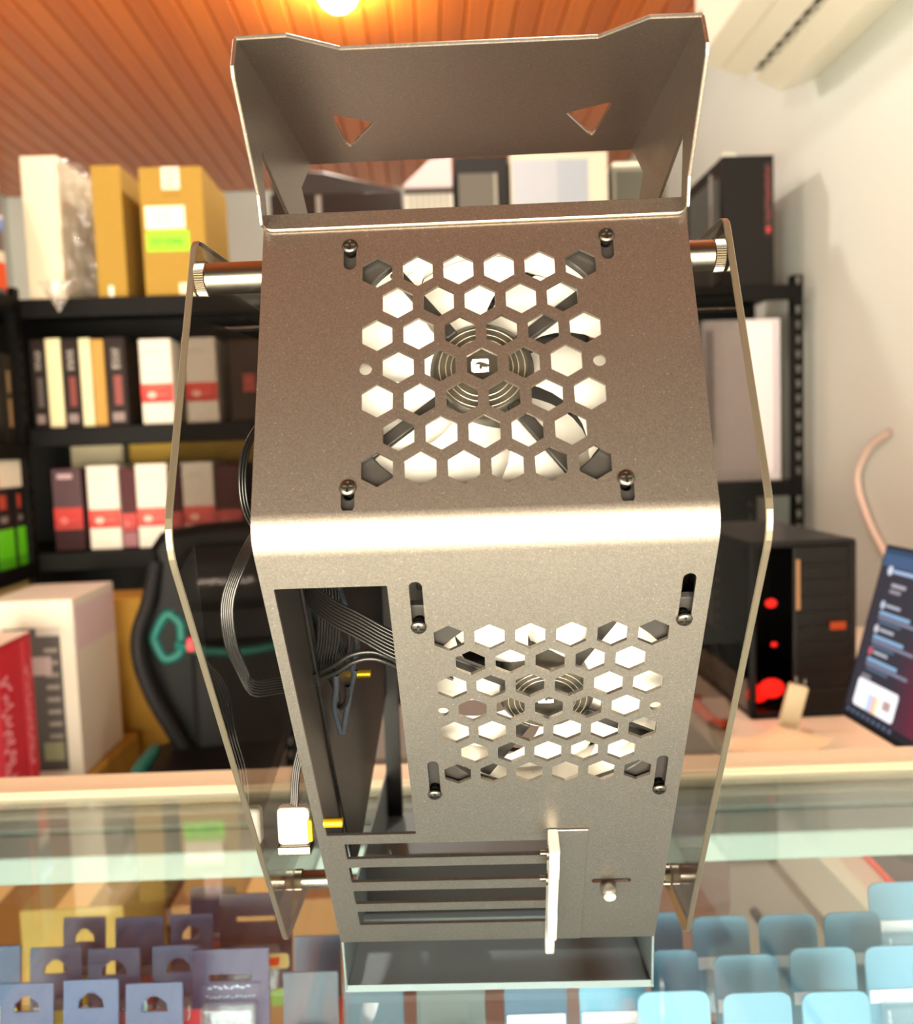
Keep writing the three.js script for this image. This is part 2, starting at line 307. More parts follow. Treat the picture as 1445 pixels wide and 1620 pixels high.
  const frameG = (() => {
    const hs = 60, out = s(roundPoly([[-hs, -hs], [hs, -hs], [hs, hs], [-hs, hs]], 5));
    const holes = [circPath(0, 0, 57.6, 56), ...[[-1, -1], [-1, 1], [1, -1], [1, 1]].map(([a, b]) => circPath(a * 52.5, b * 52.5, 2.2, 10))];
    const plate = () => extrude(poly(out, holes), 4 * MM, 0.5 * MM);
    const ring = extrude(poly(circPath(0, 0, 59.6, 56), [circPath(0, 0, 57.6, 56)]), 18 * MM);
    return [merge([plate().translate(0, 0, -4 * MM), plate().translate(0, 0, -25 * MM)]), ring.translate(0, 0, -22 * MM)];
  })();
  const makeFan = (m, cx, cy, turn, label) => {
    const f = sub('fan', root); f.userData.label = label;
    f.matrix.copy(m); f.matrix.decompose(f.position, f.quaternion, f.scale);
    f.translateX(cx * MM); f.translateY(cy * MM); f.translateZ(-3.2 * MM);
    mesh('fan_frame', frameG[0], M.fanBlack, f); mesh('bore_ring', frameG[1], M.boreWhite, f);
    const lathe = new THREE.LatheGeometry([[0, -4], [17.5, -4], [19, -5], [21, -7], [21, -20], [0, -20]].map(([r, y]) => new THREE.Vector2(r * MM, y * MM)), 40).rotateX(Math.PI / 2);
    mesh('motor_hub', lathe, M.hub, f);
    for (const [r, z] of [[17.2, -3.9], [14.6, -3.9], [12.4, -3.9]]) mesh('hub_ring', new THREE.TorusGeometry(r * MM, 0.28 * MM, 6, 48).translate(0, 0, z * MM), M.hubRing, f);
    mesh('hub_emblem', new THREE.PlaneGeometry(9.5 * MM, 9.5 * MM).translate(-0.6 * MM, 0.4 * MM, -3.86 * MM), labelMat, f);
    for (let k = 0; k < 4; k++) { const a = turn + k * TAU / 4 + 0.5; mesh('strut', rbox(40 * MM, 5.5 * MM, 3 * MM, 1 * MM, 39 * MM, 0, -6 * MM).rotateZ(a), M.fanBlack, f); }
    for (let k = 0; k < 7; k++) { const b = mesh('blade', bladeG, M.blade, f); b.rotation.z = turn + k * TAU / 7; b.position.z = -15 * MM; }
    return f;
  };
  makeFan(upperM, FXU, -0.6, 0.15, 'fan behind the upper honeycomb vent');
  makeFan(lowerM, FXL + 0.1, 0.6, 0.55, 'fan behind the lower honeycomb vent');

  // --- screws: domed heads with a real cross recess, shank below the sheet
  const screwG = (() => {
    const ev = new Evaluator(); ev.attributes = ['position', 'normal', 'uv'];
    const head = new Brush(new THREE.LatheGeometry([[0.001, 0], [3.1, 0], [3.25, 0.5], [2.8, 1.25], [1.7, 1.6], [0.001, 1.7]].map(([r, y]) => new THREE.Vector2(r * MM, y * MM)), 28).rotateX(Math.PI / 2)); head.updateMatrixWorld();
    const c1 = new Brush(box(4.2 * MM, 1.0 * MM, 2 * MM, 0, 0, 1.7 * MM)); c1.updateMatrixWorld();
    const c2 = new Brush(box(1.0 * MM, 4.2 * MM, 2 * MM, 0, 0, 1.7 * MM)); c2.updateMatrixWorld();
    return ev.evaluate(ev.evaluate(head, c1, SUBTRACTION), c2, SUBTRACTION).geometry;
  })();
  const putScrew = (m, x, y) => {
    const g = sub('screw', root); m.decompose(g.position, g.quaternion, g.scale); g.translateX(x * MM); g.translateY(y * MM); g.translateZ(0.1 * MM);
    mesh('screw_head', screwG, M.screw, g);
    mesh('shank', merge([cyl(1.7 * MM, 1.7 * MM, 8 * MM, 14).rotateX(Math.PI / 2).translate(0, 0, -4 * MM), cyl(2.5 * MM, 2.5 * MM, 1 * MM, 16).rotateX(Math.PI / 2).translate(0, 0, -2.2 * MM)]), M.screwDark, g);
  };
  for (const i of [-1, 1]) { putScrew(upperM, FXU + i * 52.5, 52.6); putScrew(upperM, FXU + i * 52.2, -51.7); putScrew(lowerM, FXL + i * 52.9, 52.4); putScrew(lowerM, FXL + i * 52.6, -53.5); }

  // --- slot bracket, its thumb screws, and the clamp screw to its right
  {
    const b = sub('slot_bracket', root); lowerM.decompose(b.position, b.quaternion, b.scale);
    mesh('bracket_foot', extrude(poly(s(roundPoly([[31, -180.5], [46.3, -180.5], [46.3, -82.3], [31, -82.3]], 0.6))), 1.2 * MM, 0.25 * MM).translate(0, 0, 0.1 * MM), M.coat, b);
    // the upright flange: its outline in (out from the sheet, along the sheet)
    const fl = poly(s([[0.5, -82.2], [12.5, -82.2], [12.5, -90], [13.8, -95], [13.8, -104], [12, -108], [12, -136], [13.4, -141], [13.4, -160], [5, -163], [4, -176], [5.5, -180], [5.5, -188], [0.5, -188]]));
    mesh('bracket_flange', extrude(fl, 5 * MM, 0.5 * MM).rotateY(-Math.PI / 2).translate(31.4 * MM, 0, 0), M.zinc, b);
    for (const y of [-91.5, -113]) mesh('thumb_screw', merge([cyl(1.6 * MM, 1.6 * MM, 6 * MM, 12).rotateZ(Math.PI / 2).translate(25.4 * MM, y * MM, 7 * MM), cyl(3.4 * MM, 3.4 * MM, 2.4 * MM, 16).rotateZ(Math.PI / 2).translate(26.6 * MM, y * MM, 7 * MM)]), M.screw, b);
    const clamp = sub('clamp_screw', root); lowerM.decompose(clamp.position, clamp.quaternion, clamp.scale); clamp.translateX(58.6 * MM); clamp.translateY(-131 * MM);
    mesh('clamp_body', new THREE.LatheGeometry([[0.001, 0], [4.2, 0], [4.2, 5], [3.2, 5.6], [3.2, 6.6], [2, 7], [0.001, 7]].map(([r, y]) => new THREE.Vector2(r * MM, y * MM)), 24).rotateX(Math.PI / 2), paint(0x76736e, 0.4, 0.7), clamp);
    mesh('clamp_cap', screwG.clone().translate(0, 0, 6.6 * MM), M.zinc, clamp);
  }

  // --- glass sides on posts
  const pane = poly(s(roundPoly([[81, 400.5], [136, 277], [-8, 33], [-170, 33], [-300, 277], [-238, 400.5]], [9, 26, 9, 9, 26, 9])));
  const paneG = () => new THREE.ExtrudeGeometry(pane, { depth: 2.2 * MM, bevelEnabled: true, bevelThickness: 0.4 * MM, bevelSize: 0.4 * MM, bevelOffset: -0.4 * MM, bevelSegments: 1, curveSegments: 6 }).rotateY(-Math.PI / 2);
  const XL = -119, XR = 105.5;
  for (const [x, n] of [[XL + 1.2, 'glass side panel on the long posts'], [XR + 1.4, 'glass side panel on the short posts']]) {
    const g = mesh('glass_panel', paneG().translate(x * MM, 0, 0), [M.smoke, M.groundEdge], root); g.userData.label = n;
  }
  const postAt = (xGlass, xBody, y, z, r) => {
    const p = sub('post', root), dir = Math.sign(xGlass), gap = Math.abs(xGlass - xBody);
    const col = 4.6, x0 = xBody, x1 = xGlass - dir * (col + 0.2);
    mesh('post_rod', cyl(r * MM, r * MM, Math.abs(x1 - x0) * MM, 36).rotateZ(Math.PI / 2).translate((x0 + x1) / 2 * MM, y * MM, z * MM), M.chrome, p);
    const teeth = poly(s([...Array(88)].map((_, i) => { const rr = r * 1.05 + (i % 2 ? 0.35 : -0.3); return [rr * Math.cos(i / 88 * TAU), rr * Math.sin(i / 88 * TAU)]; })));
    mesh('knurled_collar', extrude(teeth, col * MM, 0.3 * MM).rotateY(Math.PI / 2).translate((dir > 0 ? xGlass - col - 0.1 : xGlass + 0.1) * MM, y * MM, z * MM), M.chrome, p);
  };
  postAt(XL + 1.7, -86, 382.5, 85, 6.6); postAt(XR - 1.6, 86, 384, 83, 6.4);
  postAt(XL + 1.7, -86, 58, -30, 5.2); postAt(XR - 1.6, 86, 50, -42, 5.2);
  postAt(XL + 1.7, -86, 382.5, -215, 6.4); postAt(XR - 1.6, 86, 382.5, -215, 6.4);

  // --- cables
  const ribbon = (pts, n, pitch, r, across, mat = M.cable) => {
    const list = [];
    for (let i = 0; i < n; i++) { const o = (i - (n - 1) / 2) * pitch; list.push(tube(pts.map((p, k) => { const a = across(k, pts.length); return [(p[0] + a[0] * o) * MM, (p[1] + a[1] * o) * MM, (p[2] + a[2] * o) * MM]; }), r * MM, 40, 6)); }
    return merge(list);
  };
  const nrm = (v) => { const l = Math.hypot(...v); return v.map((c) => c / l); };
  mesh('ribbon_cable', ribbon([[-82, 300, 50], [-92, 284, 78], [-101, 264, 100], [-107, 248, 103], [-108, 230, 99], [-107.5, 214, 86], [-106.5, 206, 80], [-104.5, 203, 76], [-97, 200.5, 64], [-84, 197, 46]], 6, 1.5, 0.78, (k, n) => (k < n - 4 ? nrm([0.75, 0.1, 0.6]) : nrm([0.2, 0.9, 0.3]))), M.cable, root);
  mesh('ribbon_cable', ribbon([[-82, 338, 62], [-91, 325, 84], [-97, 309, 100], [-98, 291, 103], [-96, 279, 98], [-88, 268, 90]], 3, 1.3, 0.7, () => nrm([0.7, 0, -0.7]), ), M.cable, root);
  mesh('ribbon_cable', ribbon([[-81, 256, 60], [-79, 246, 72], [-69.1, 239.1, 81.9], [-54.4, 232.8, 89.8], [-42.6, 226.9, 94], [-33.7, 222.9, 95], [-15, 214, 90]], 8, 1.5, 0.78, (k) => nrm([0.05, 0.9, -0.45])), M.cable, root);
  mesh('ribbon_cable', ribbon([[-72, 256, 70], [-72.3, 245, 64.5], [-73.5, 231.7, 57], [-76, 217.8, 49], [-79.5, 205.3, 41.5], [-80.5, 194.1, 30]], 8, 1.5, 0.78, () => nrm([0.97, 0.05, 0.25])), M.cable, root);
  mesh('ribbon_cable', ribbon([[-80, 250, 66], [-79, 241.6, 60], [-76, 228, 52], [-72, 215, 44], [-70, 204, 34]], 4, 1.5, 0.78, () => nrm([0.9, 0.2, 0.3])), M.cable, root);
  const wire = (pts, r, mat = M.cable) => mesh('loose_wire', tube(pts.map((q) => q.map((c) => c * MM)), r * MM, 36), mat, root);
  wire([[-70, 248, 66], [-69, 236.2, 57], [-66, 225.8, 51], [-66.5, 215, 45], [-70, 202, 38]], 1.3); wire([[-67, 248, 68], [-65, 236, 59], [-62.5, 225, 53], [-63, 213, 46], [-67, 200, 38]], 1.3, paint(0x20242a, 0.22));
  wire([[-80, 203, 50], [-73.2, 206.6, 53.8], [-64.3, 212.4, 57.2], [-53.7, 213.8, 58], [-43.9, 208.5, 54.9], [-30, 198, 48]], 1.2); wire([[-80, 200, 50], [-72, 203.4, 53.8], [-63, 209, 57], [-53.7, 210.6, 58], [-43, 205.5, 54.9], [-30, 195, 48]], 1.2);
  wire([[-74, 200, 44], [-76, 190, 34], [-79.2, 178, 24], [-79.6, 168.3, 16], [-78.4, 158, 10], [-75.5, 168.1, 14], [-72, 182, 18], [-68, 196, 22]], 1.5, paint(0x2c3138, 0.22));
  wire([[-78, 214, 44], [-76, 204, 36], [-72, 200, 30], [-66, 203, 24]], 2.2); wire([[-70, 192, 36], [-72, 182, 28], [-77, 176, 20], [-79, 188, 16]], 1.4);
  mesh('ribbon_cable', ribbon([[-82, 214, 30], [-96, 190, 20], [-98, 160, 12], [-103, 140, 14], [-104.5, 122, 17]], 4, 1.5, 0.75, () => nrm([0.8, 0, 0.6])), M.cable, root);
  const plug = sub('cable_plug', root);
  mesh('plug_shell', merge([rbox(17 * MM, 20 * MM, 9 * MM, 2.6 * MM, -104.5 * MM, 113 * MM, 17 * MM)]), paint(0xece9e0, 0.3), plug);
  mesh('plug_lip', rbox(18 * MM, 5 * MM, 10.5 * MM, 1 * MM, -104.5 * MM, 100.5 * MM, 17 * MM), M.chrome, plug);
  mesh('plug_tab', rbox(3 * MM, 12 * MM, 3 * MM, 1 * MM, -95.6 * MM, 111 * MM, 20.5 * MM), M.brass, plug);
}
// ================================================================ STORAGE RACKS
function rack(pos, turn, W, D, levels, lip, label, posts = 3) {
  const t = thing('storage_rack', label, 'shelf rack', pos, turn);
  const top = levels.at(-1) + 0.03, upright = (() => {
    const sh = poly([[-0.018, 0.01], [0.018, 0.01], [0.018, top], [-0.018, top]]);
    for (let y = 0.06; y < top - 0.03; y += 0.05) sh.holes.push(new THREE.Path([[-0.006, y], [0.006, y], [0.008, y + 0.026], [-0.008, y + 0.026]].map((p) => new THREE.Vector2(...p))));
    return merge([extrude(sh, 0.002), box(0.002, top - 0.01, 0.036, -0.017, (top + 0.01) / 2, -0.016)]);
  })();
  for (let i = 0; i < posts; i++) for (const [z, f] of [[0, 0], [-D, Math.PI]]) { const p = mesh('post', upright, M.rackBlack, t); p.position.set(-W / 2 + 0.02 + (W - 0.04) * i / (posts - 1), 0, z); p.rotation.y = f; }
  for (const y of levels) {
    const g = sub('shelf', t);
    mesh('shelf_plate', box(W - 0.006, 0.006, D - 0.01, 0, y - 0.004, -D / 2), M.rackBlack, g);
    for (const z of [-0.005, -D + 0.005]) mesh('shelf_beam', rbox(W - 0.006, lip, 0.012, 0.003, 0, y - 0.001 - lip / 2, z), M.rackBlack, g);
  }
  mesh('back_sheet', box(W - 0.05, top - 0.35, 0.003, 0, (top + 0.2) / 2, -D + 0.018), M.rackBlack, t);
  return t;
}
const ZB = -2.93;
rack([-0.96, 0, ZB], 0, 1.88, 0.46, [0.42, 0.94, 1.362, 1.788], 0.062, 'long black steel rack of cartons and boxes along the back, left of the metal case', 2);
rack([0.655, 0, ZB], 0, 1.31, 0.46, [0.5, 1.09, 1.762], 0.052, 'black slotted steel rack on the right, ending beside the cream wall');
rack([-1.325, 0, -2.445], Math.PI / 2, 0.96, 0.42, [0.4, 0.915, 1.31, 1.79], 0.05, 'black steel rack at the left edge, standing square to the long rack', 2);

// ---------------------------------------------------------------- cartons and boxes
const scribble = (g, x, y, w, h, n, col) => { g.strokeStyle = col; g.lineWidth = h * 0.22; for (let i = 0; i < n; i++) { const a = x + w * i / n, b = w / n * 0.75; g.beginPath(); g.moveTo(a, y + h * rnd()); g.lineTo(a + b * 0.5, y + h * rnd()); g.lineTo(a + b, y + h * rnd()); g.stroke(); } };
function carton(name, label, cat, x0, x1, y0, y1, z, depth, mat, group, turn = 0, flaps = false) {
  const w = x1 - x0, h = y1 - y0;
  const t = thing(name, label, cat, [(x0 + x1) / 2, y0 + 0.0008, z], turn, group);
  mesh('box_body', rbox(w, h, depth, 0.003, 0, h / 2, -depth / 2), mat, t);
  if (flaps) mesh('packing_tape', box(Math.min(0.05, w * 0.4), 0.0008, depth - 0.01, 0, h + 0.0003, -depth / 2), paint(0xd8b878, 0.3), t);
  return Object.assign(t, { w, h });
}
const print = (t, name, cx, cy, w, h, mat, lift = 0.0006) => mesh(name, box(w, h, lift, cx, cy, lift / 2 + 0.0001), mat, t);
const printSide = (t, name, x, cy, cz, d, h, mat) => mesh(name, box(0.0008, h, d, x, cy, cz), mat, t);
const TOP = 1.788, MID = 1.362, LOW = 0.94, DZ = ZB - 0.045;

{ // top shelf, left to right
  const white = carton('white_box', 'tall plain white box in clear plastic on the top shelf', 'box', -1.312, -1.19, TOP, 2.262, DZ, 0.3, paint(0xddd6bb, 0.5));
  // the plastic bag: a loose crumpled skin around the box's right side
  const bag = new THREE.PlaneGeometry(0.34, 0.44, 40, 48).translate(0.17, 0.242, 0); const bp = bag.attributes.position;
  for (let i = 0; i < bp.count; i++) { const u = bp.getX(i), v = bp.getY(i), k = Math.min(1, u / 0.12); const cr = 0.012 * Math.sin(u * 61 + v * 43) + 0.01 * Math.sin(v * 90 - u * 37) + 0.007 * Math.sin(u * 140 + v * 15);
    const puff = 0.028 + 0.03 * Math.sin(Math.PI * Math.min(1, u / 0.34)) + 0.035 * Math.max(0, 0.14 - v) / 0.14; bp.setXYZ(i, 0.061 + puff * k + cr * k, v + 0.01 * Math.sin(u * 30), 0.012 - u * 0.93 + cr * 0.5); }
  bag.computeVertexNormals(); mesh('plastic_bag', bag, M.clearFilm, white);
  const tail = new THREE.ConeGeometry(0.05, 0.1, 14, 6, true); const tp = tail.attributes.position; for (let i = 0; i < tp.count; i++) { const a = Math.atan2(tp.getZ(i), tp.getX(i)); const k = 1 + 0.35 * Math.sin(a * 5 + tp.getY(i) * 40); tp.setX(i, tp.getX(i) * k); tp.setZ(i, tp.getZ(i) * 0.4 * k); }
  tail.computeVertexNormals(); mesh('bag_tail', tail.rotateX(Math.PI).translate(0.085, -0.012, 0.125), M.clearFilm, white);
  const c1 = carton('carton', 'narrow brown carton between the plastic-wrapped white box and the labelled carton', 'box', -1.083, -0.985, TOP, 2.226, DZ, 0.34, M.kraft, undefined, 0, true);
  print(c1, 'white_mark', -0.005, 0.025, 0.016, 0.035, M.white); printSide(c1, 'hand_hole', 0.0485, 0.24, -0.1, 0.07, 0.1, paint(0x1c140a, 0.9));
  const c2 = carton('carton', 'large brown carton with a green label and a red and white sticker', 'box', -0.925, -0.715, TOP, 2.216, DZ, 0.36, M.kraft, undefined, 0, true);
  print(c2, 'green_label', -0.02, 0.185, 0.142, 0.066, std({ map: canvasTex(512, 220, (g) => { g.fillStyle = '#8fe61c'; g.fillRect(0, 0, 512, 220); g.fillStyle = '#1f6a10'; g.font = 'bold 92px sans-serif'; g.fillText('SS7-5590', 50, 148); }), roughness: 0.5 }));
  print(c2, 'white_label', -0.025, 0.263, 0.132, 0.075, std({ map: canvasTex(512, 280, (g) => { g.fillStyle = '#f7eed6'; g.fillRect(0, 0, 512, 280); g.fillStyle = '#d9c9a8'; for (let i = 0; i < 5; i++) g.fillRect(110, 60 + i * 34, 260 - 30 * (i % 3), 12); }), roughness: 0.5 }));
  print(c2, 'sticker', 0.0, 0.39, 0.06, 0.073, std({ map: canvasTex(256, 300, (g) => { g.fillStyle = '#f3dcc8'; g.fillRect(0, 0, 256, 300); scribble(g, 50, 30, 150, 70, 4, '#e0542c'); scribble(g, 60, 120, 130, 60, 4, '#e0542c'); scribble(g, 50, 200, 150, 70, 4, '#e0542c'); }), roughness: 0.5 }));
  print(c2, 'white_mark', 0.03, 0.027, 0.042, 0.036, paint(0xf3e6c4)); print(c2, 'brown_mark', 0.0, 0.335, 0.06, 0.012, paint(0x9a7426));
}
{ // cased computers and boxes seen through the handle
  const a = carton('gaming_case', 'black computer case with a sloped top, left in the handle opening', 'computer case', -0.5, -0.05, TOP, 2.13, DZ - 0.05, 0.3, std({ color: 0x1a1715, roughness: 0.25 }));
  const gable = extrude(poly([[-0.22, 0], [0.222, 0], [0.222, 0.012], [-0.04, 0.078], [-0.1, 0.082], [-0.22, 0.058]]), 0.26, 0.004).translate(0, 0.342, -0.28); mesh('sloped_top', gable, std({ color: 0x1c1917, roughness: 0.35 }), a);
  print(a, 'grey_stripe', -0.06, 0.17, 0.018, 0.33, paint(0x77706a, 0.4), 0.004);
  const b = carton('case_box', 'small case with a pale pink top and ribbed white front in the handle opening', 'box', -0.04, 0.125, TOP, 2.11, DZ, 0.34, paint(0xb5b3aa, 0.5));
  mesh('pink_lid', extrude(poly([[-0.083, 0], [0.083, 0], [0.083, 0.12], [0.01, 0.11], [-0.083, 0.03]]), 0.3, 0.003).translate(0, 0.323, -0.31), paint(0xc4b2b6, 0.4), b);
  for (let i = 0; i < 7; i++) print(b, 'rib', -0.06 + i * 0.02, 0.24, 0.008, 0.15, paint(0x8f8e82, 0.5), 0.006);
  print(b, 'dark_band', 0, 0.326, 0.165, 0.02, paint(0x3a3632), 0.005);
  const c = carton('case_box', 'black box with a grey front panel beside the ribbed white case', 'box', 0.135, 0.315, TOP, 2.222, DZ, 0.3, paint(0x1f1e1c, 0.4));
  print(c, 'grey_panel', -0.02, 0.25, 0.12, 0.26, paint(0x55524b, 0.5)); print(c, 'pale_stripe', 0.045, 0.25, 0.012, 0.26, paint(0x8d8a80, 0.5));
  const d = carton('case_box', 'white box with a large pale blue printed panel in the handle opening', 'box', 0.322, 0.655, TOP, 2.232, DZ, 0.3, paint(0xc4bead, 0.5));
  print(d, 'printed_panel', -0.03, 0.22, 0.26, 0.4, std({ map: canvasTex(256, 400, (g) => { g.fillStyle = '#a3aab6'; g.fillRect(0, 0, 256, 400); g.fillStyle = '#959fad'; g.fillRect(150, 0, 106, 400); g.fillStyle = '#dfe5d2'; g.beginPath(); g.arc(128, 250, 34, 0, TAU); g.fill(); g.fillStyle = '#c0c8b8'; g.fillRect(100, 290, 60, 60); }), roughness: 0.4 }));
  const e = carton('gaming_case', 'grey case with clear glass sides at the right end of the handle opening', 'computer case', 0.672, 0.86, 1.762, 2.18, DZ, 0.34, paint(0x77776c, 0.3));
  print(e, 'glass_front', 0, 0.21, 0.17, 0.38, std({ color: 0x4c4d45, roughness: 0.05 }), 0.004); mesh('top_rim', rbox(0.19, 0.014, 0.345, 0.004, 0, 0.424, -0.17), paint(0xe8ead8, 0.3), e);
  const f = carton('gaming_case', 'tall matt black computer case with a red stripe on the right rack', 'computer case', 1.045, 1.222, 1.762, 2.2, DZ + 0.015, 0.42, paint(0x1e1c1b, 0.6));
  print(f, 'red_stripe', 0.068, 0.29, 0.022, 0.24, std({ map: canvasTex(64, 512, (g) => { g.fillStyle = '#3a2523'; g.fillRect(0, 0, 64, 512); g.save(); g.translate(56, 30); g.rotate(Math.PI / 2); g.globalAlpha = 0.9; scribble(g, 0, 6, 380, 44, 9, '#a02a28'); g.restore(); g.fillStyle = '#c02a30'; g.fillRect(10, 450, 44, 40); }), roughness: 0.4 }));
  mesh('silver_lid', rbox(0.05, 0.012, 0.41, 0.004, -0.064, 0.4425, -0.205), paint(0xd5d9cc, 0.3, 0.3), f);
  printSide(f, 'side_glass', -0.089, 0.21, -0.2, 0.34, 0.36, std({ color: 0x15120f, roughness: 0.08 })); printSide(f, 'side_rail', -0.0895, 0.21, -0.12, 0.03, 0.4, paint(0x8b8780, 0.35));
  const g = carton('wrapped_case', 'white computer case wrapped in plastic inside the right rack', 'computer case', 0.98, 1.255, 1.09, 1.655, DZ - 0.02, 0.34, paint(0xded9dc, 0.4));
  print(g, 'door_panel', 0.03, 0.29, 0.2, 0.52, paint(0xe9e4ea, 0.25), 0.006); print(g, 'shade_panel', -0.115, 0.33, 0.03, 0.4, paint(0x9c989c, 0.3), 0.006); print(g, 'trim_line', 0.115, 0.29, 0.006, 0.52, paint(0xbbb2c0, 0.3), 0.012);
  carton('carton', 'black carton under the right rack behind the tower', 'box', 0.95, 1.22, 0.5, 0.86, DZ - 0.05, 0.28, paint(0x2a2626, 0.6));
}
{ // middle shelf
  const mkDark = (label, x0, x1, red) => { const b = carton('motherboard_box', label, 'box', x0, x1, MID, 1.66, DZ, 0.3, paint(0x2a211f, 0.45), undefined);
    const w = x1 - x0; print(b, 'pale_print', 0.002, 0.225, w * 0.5, 0.075, std({ map: canvasTex(64, 128, (g) => { g.fillStyle = '#3a302d'; g.fillRect(0, 0, 64, 128); for (let i = 0; i < 4; i++) scribble(g, 8, 6 + i * 30, 48, 22, 3, '#d8d2c6'); }), roughness: 0.5 }));
    print(b, 'red_print', 0.004, 0.12, w * 0.4, 0.1, paint(red, 0.5)); print(b, 'grey_foot', 0, 0.03, w * 0.6, 0.03, paint(0x8a7a76, 0.5)); return b; };
  mkDark('first dark slim box at the left end of the middle shelf', -1.325, -1.279, 0x5a5450);
  carton('slim_box', 'first cream slim box, between the first two dark ones on the middle shelf', 'box', -1.274, -1.224, MID, 1.662, DZ, 0.3, paint(0xece2b4, 0.5));
  mkDark('second dark slim box with red print on the middle shelf, between two cream ones', -1.221, -1.166, 0x7e3a36);
  carton('slim_box', 'second cream slim box, touching the tan one on the middle shelf', 'box', -1.162, -1.124, MID, 1.66, DZ, 0.3, paint(0xe3dcb2, 0.5));
  carton('slim_box', 'tan slim box beside the cream one on the middle shelf', 'box', -1.121, -1.08, MID, 1.655, DZ, 0.3, paint(0xb98f42, 0.6));
  mkDark('third dark slim box with red print, left of the red banded white box', -1.075, -1.008, 0x86403c);
  const back = carton('carton', 'brown carton standing behind the red banded white boxes on the middle shelf', 'box', -1.0, -0.575, MID, 1.668, DZ - 0.25, 0.13, M.kraft); void back;
  const dk = carton('carton', 'dark brown box with a red mark at the right of the middle shelf', 'box', -0.66, -0.53, MID, 1.63, DZ, 0.22, paint(0x3b2c26, 0.5)); print(dk, 'red_mark', 0.0, 0.13, 0.04, 0.06, paint(0xa0382c, 0.5));
  const fill = carton('carton', 'black box of the middle shelf showing beside the metal case', 'box', -0.5, -0.2, MID, 1.6, DZ, 0.3, paint(0x24201e, 0.5)); void fill;
}
const bandTex = canvasTex(256, 220, (g) => { g.fillStyle = '#d6301f'; g.fillRect(0, 0, 256, 220); g.fillStyle = '#c01c14'; g.fillRect(0, 120, 256, 100); g.fillStyle = '#f6c8b8'; g.beginPath(); g.arc(86, 128, 36, 0, TAU); g.fill(); g.fillStyle = '#d6301f'; g.fillRect(72, 116, 10, 24); g.fillRect(92, 112, 8, 30); g.globalAlpha = 0.7; scribble(g, 136, 110, 90, 34, 5, '#f0a090'); g.globalAlpha = 0.55; scribble(g, 40, 24, 180, 34, 9, '#f0b0a0'); });
const proto = carton('graphics_card_box', 'white box with a red band, first from the left on the lower shelf', 'box', -1.166, -1.06, LOW, 1.228, DZ, 0.24, paint(0xdbd4c8, 0.5), 'white boxes with a red band');
print(proto, 'red_band', 0, 0.105, 0.106, 0.064, std({ map: bandTex, roughness: 0.45 }), 0.0008); print(proto, 'grey_print', -0.006, 0.245, 0.06, 0.014, paint(0xcfc8be, 0.5)); printSide(proto, 'side_print', 0.0534, 0.15, -0.12, 0.22, 0.27, paint(0xd9cfc2, 0.5));
for (const [x, y, label] of [[-0.948, LOW, 'white box with a red band on the lower shelf, just left of the glass edge'], [-0.79, LOW, 'white box with a red band on the lower shelf, behind the smoked glass'], [-0.908, MID, 'white box with a red band on the middle shelf, just left of the glass edge'], [-0.757, MID, 'white box with a red band on the middle shelf, behind the smoked glass']]) {
  const c = proto.clone(); c.name = numbered('graphics_card_box'); scene.add(c); c.position.set(x, y + 0.0008, DZ); c.userData.label = label;
}
{ // lower shelf
  const bandDark = std({ map: bandTex, color: 0xd88a8a, roughness: 0.45 });
  const p = carton('graphics_card_box', 'dark purple box with a red foot at the left end of the lower shelf', 'box', -1.284, -1.186, LOW, 1.222, DZ, 0.14, paint(0x45262f, 0.45));
  print(p, 'red_band', 0, 0.11, 0.096, 0.075, bandDark); print(p, 'dark_foot', 0, 0.036, 0.096, 0.07, paint(0x33191d)); print(p, 'pale_print', -0.005, 0.255, 0.05, 0.016, paint(0xb59aa0));
  carton('carton', 'grey-beige carton behind the purple box on the lower shelf', 'box', -1.315, -1.125, LOW, 1.3, DZ - 0.25, 0.13, paint(0xb3a88c, 0.7));
  carton('carton', 'brown carton lying behind the white boxes of the lower shelf', 'box', -1.1, -0.6, LOW, 1.3, DZ - 0.25, 0.13, M.kraft);
  for (const [x0, x1, l] of [[-1.055, -1.004, 'maroon box between the first two red banded white boxes of the lower shelf'], [-0.892, -0.848, 'maroon box behind the glass edge on the lower shelf'], [-0.735, -0.64, 'maroon box right of the white boxes behind smoked glass, lower shelf']]) { const b = carton('graphics_card_box', l, 'box', x0, x1, LOW, 1.215, DZ, 0.22, paint(0x4a2226, 0.45)); print(b, 'red_band', 0, 0.09, x1 - x0 - 0.002, 0.06, bandDark); print(b, 'pale_foot', 0, 0.03, x1 - x0 - 0.002, 0.05, paint(0x93606a)); }
  carton('carton', 'black box at the right of the lower shelf beside the metal case', 'box', -0.6, -0.2, LOW, 1.2, DZ, 0.3, paint(0x221d1c, 0.5));
}
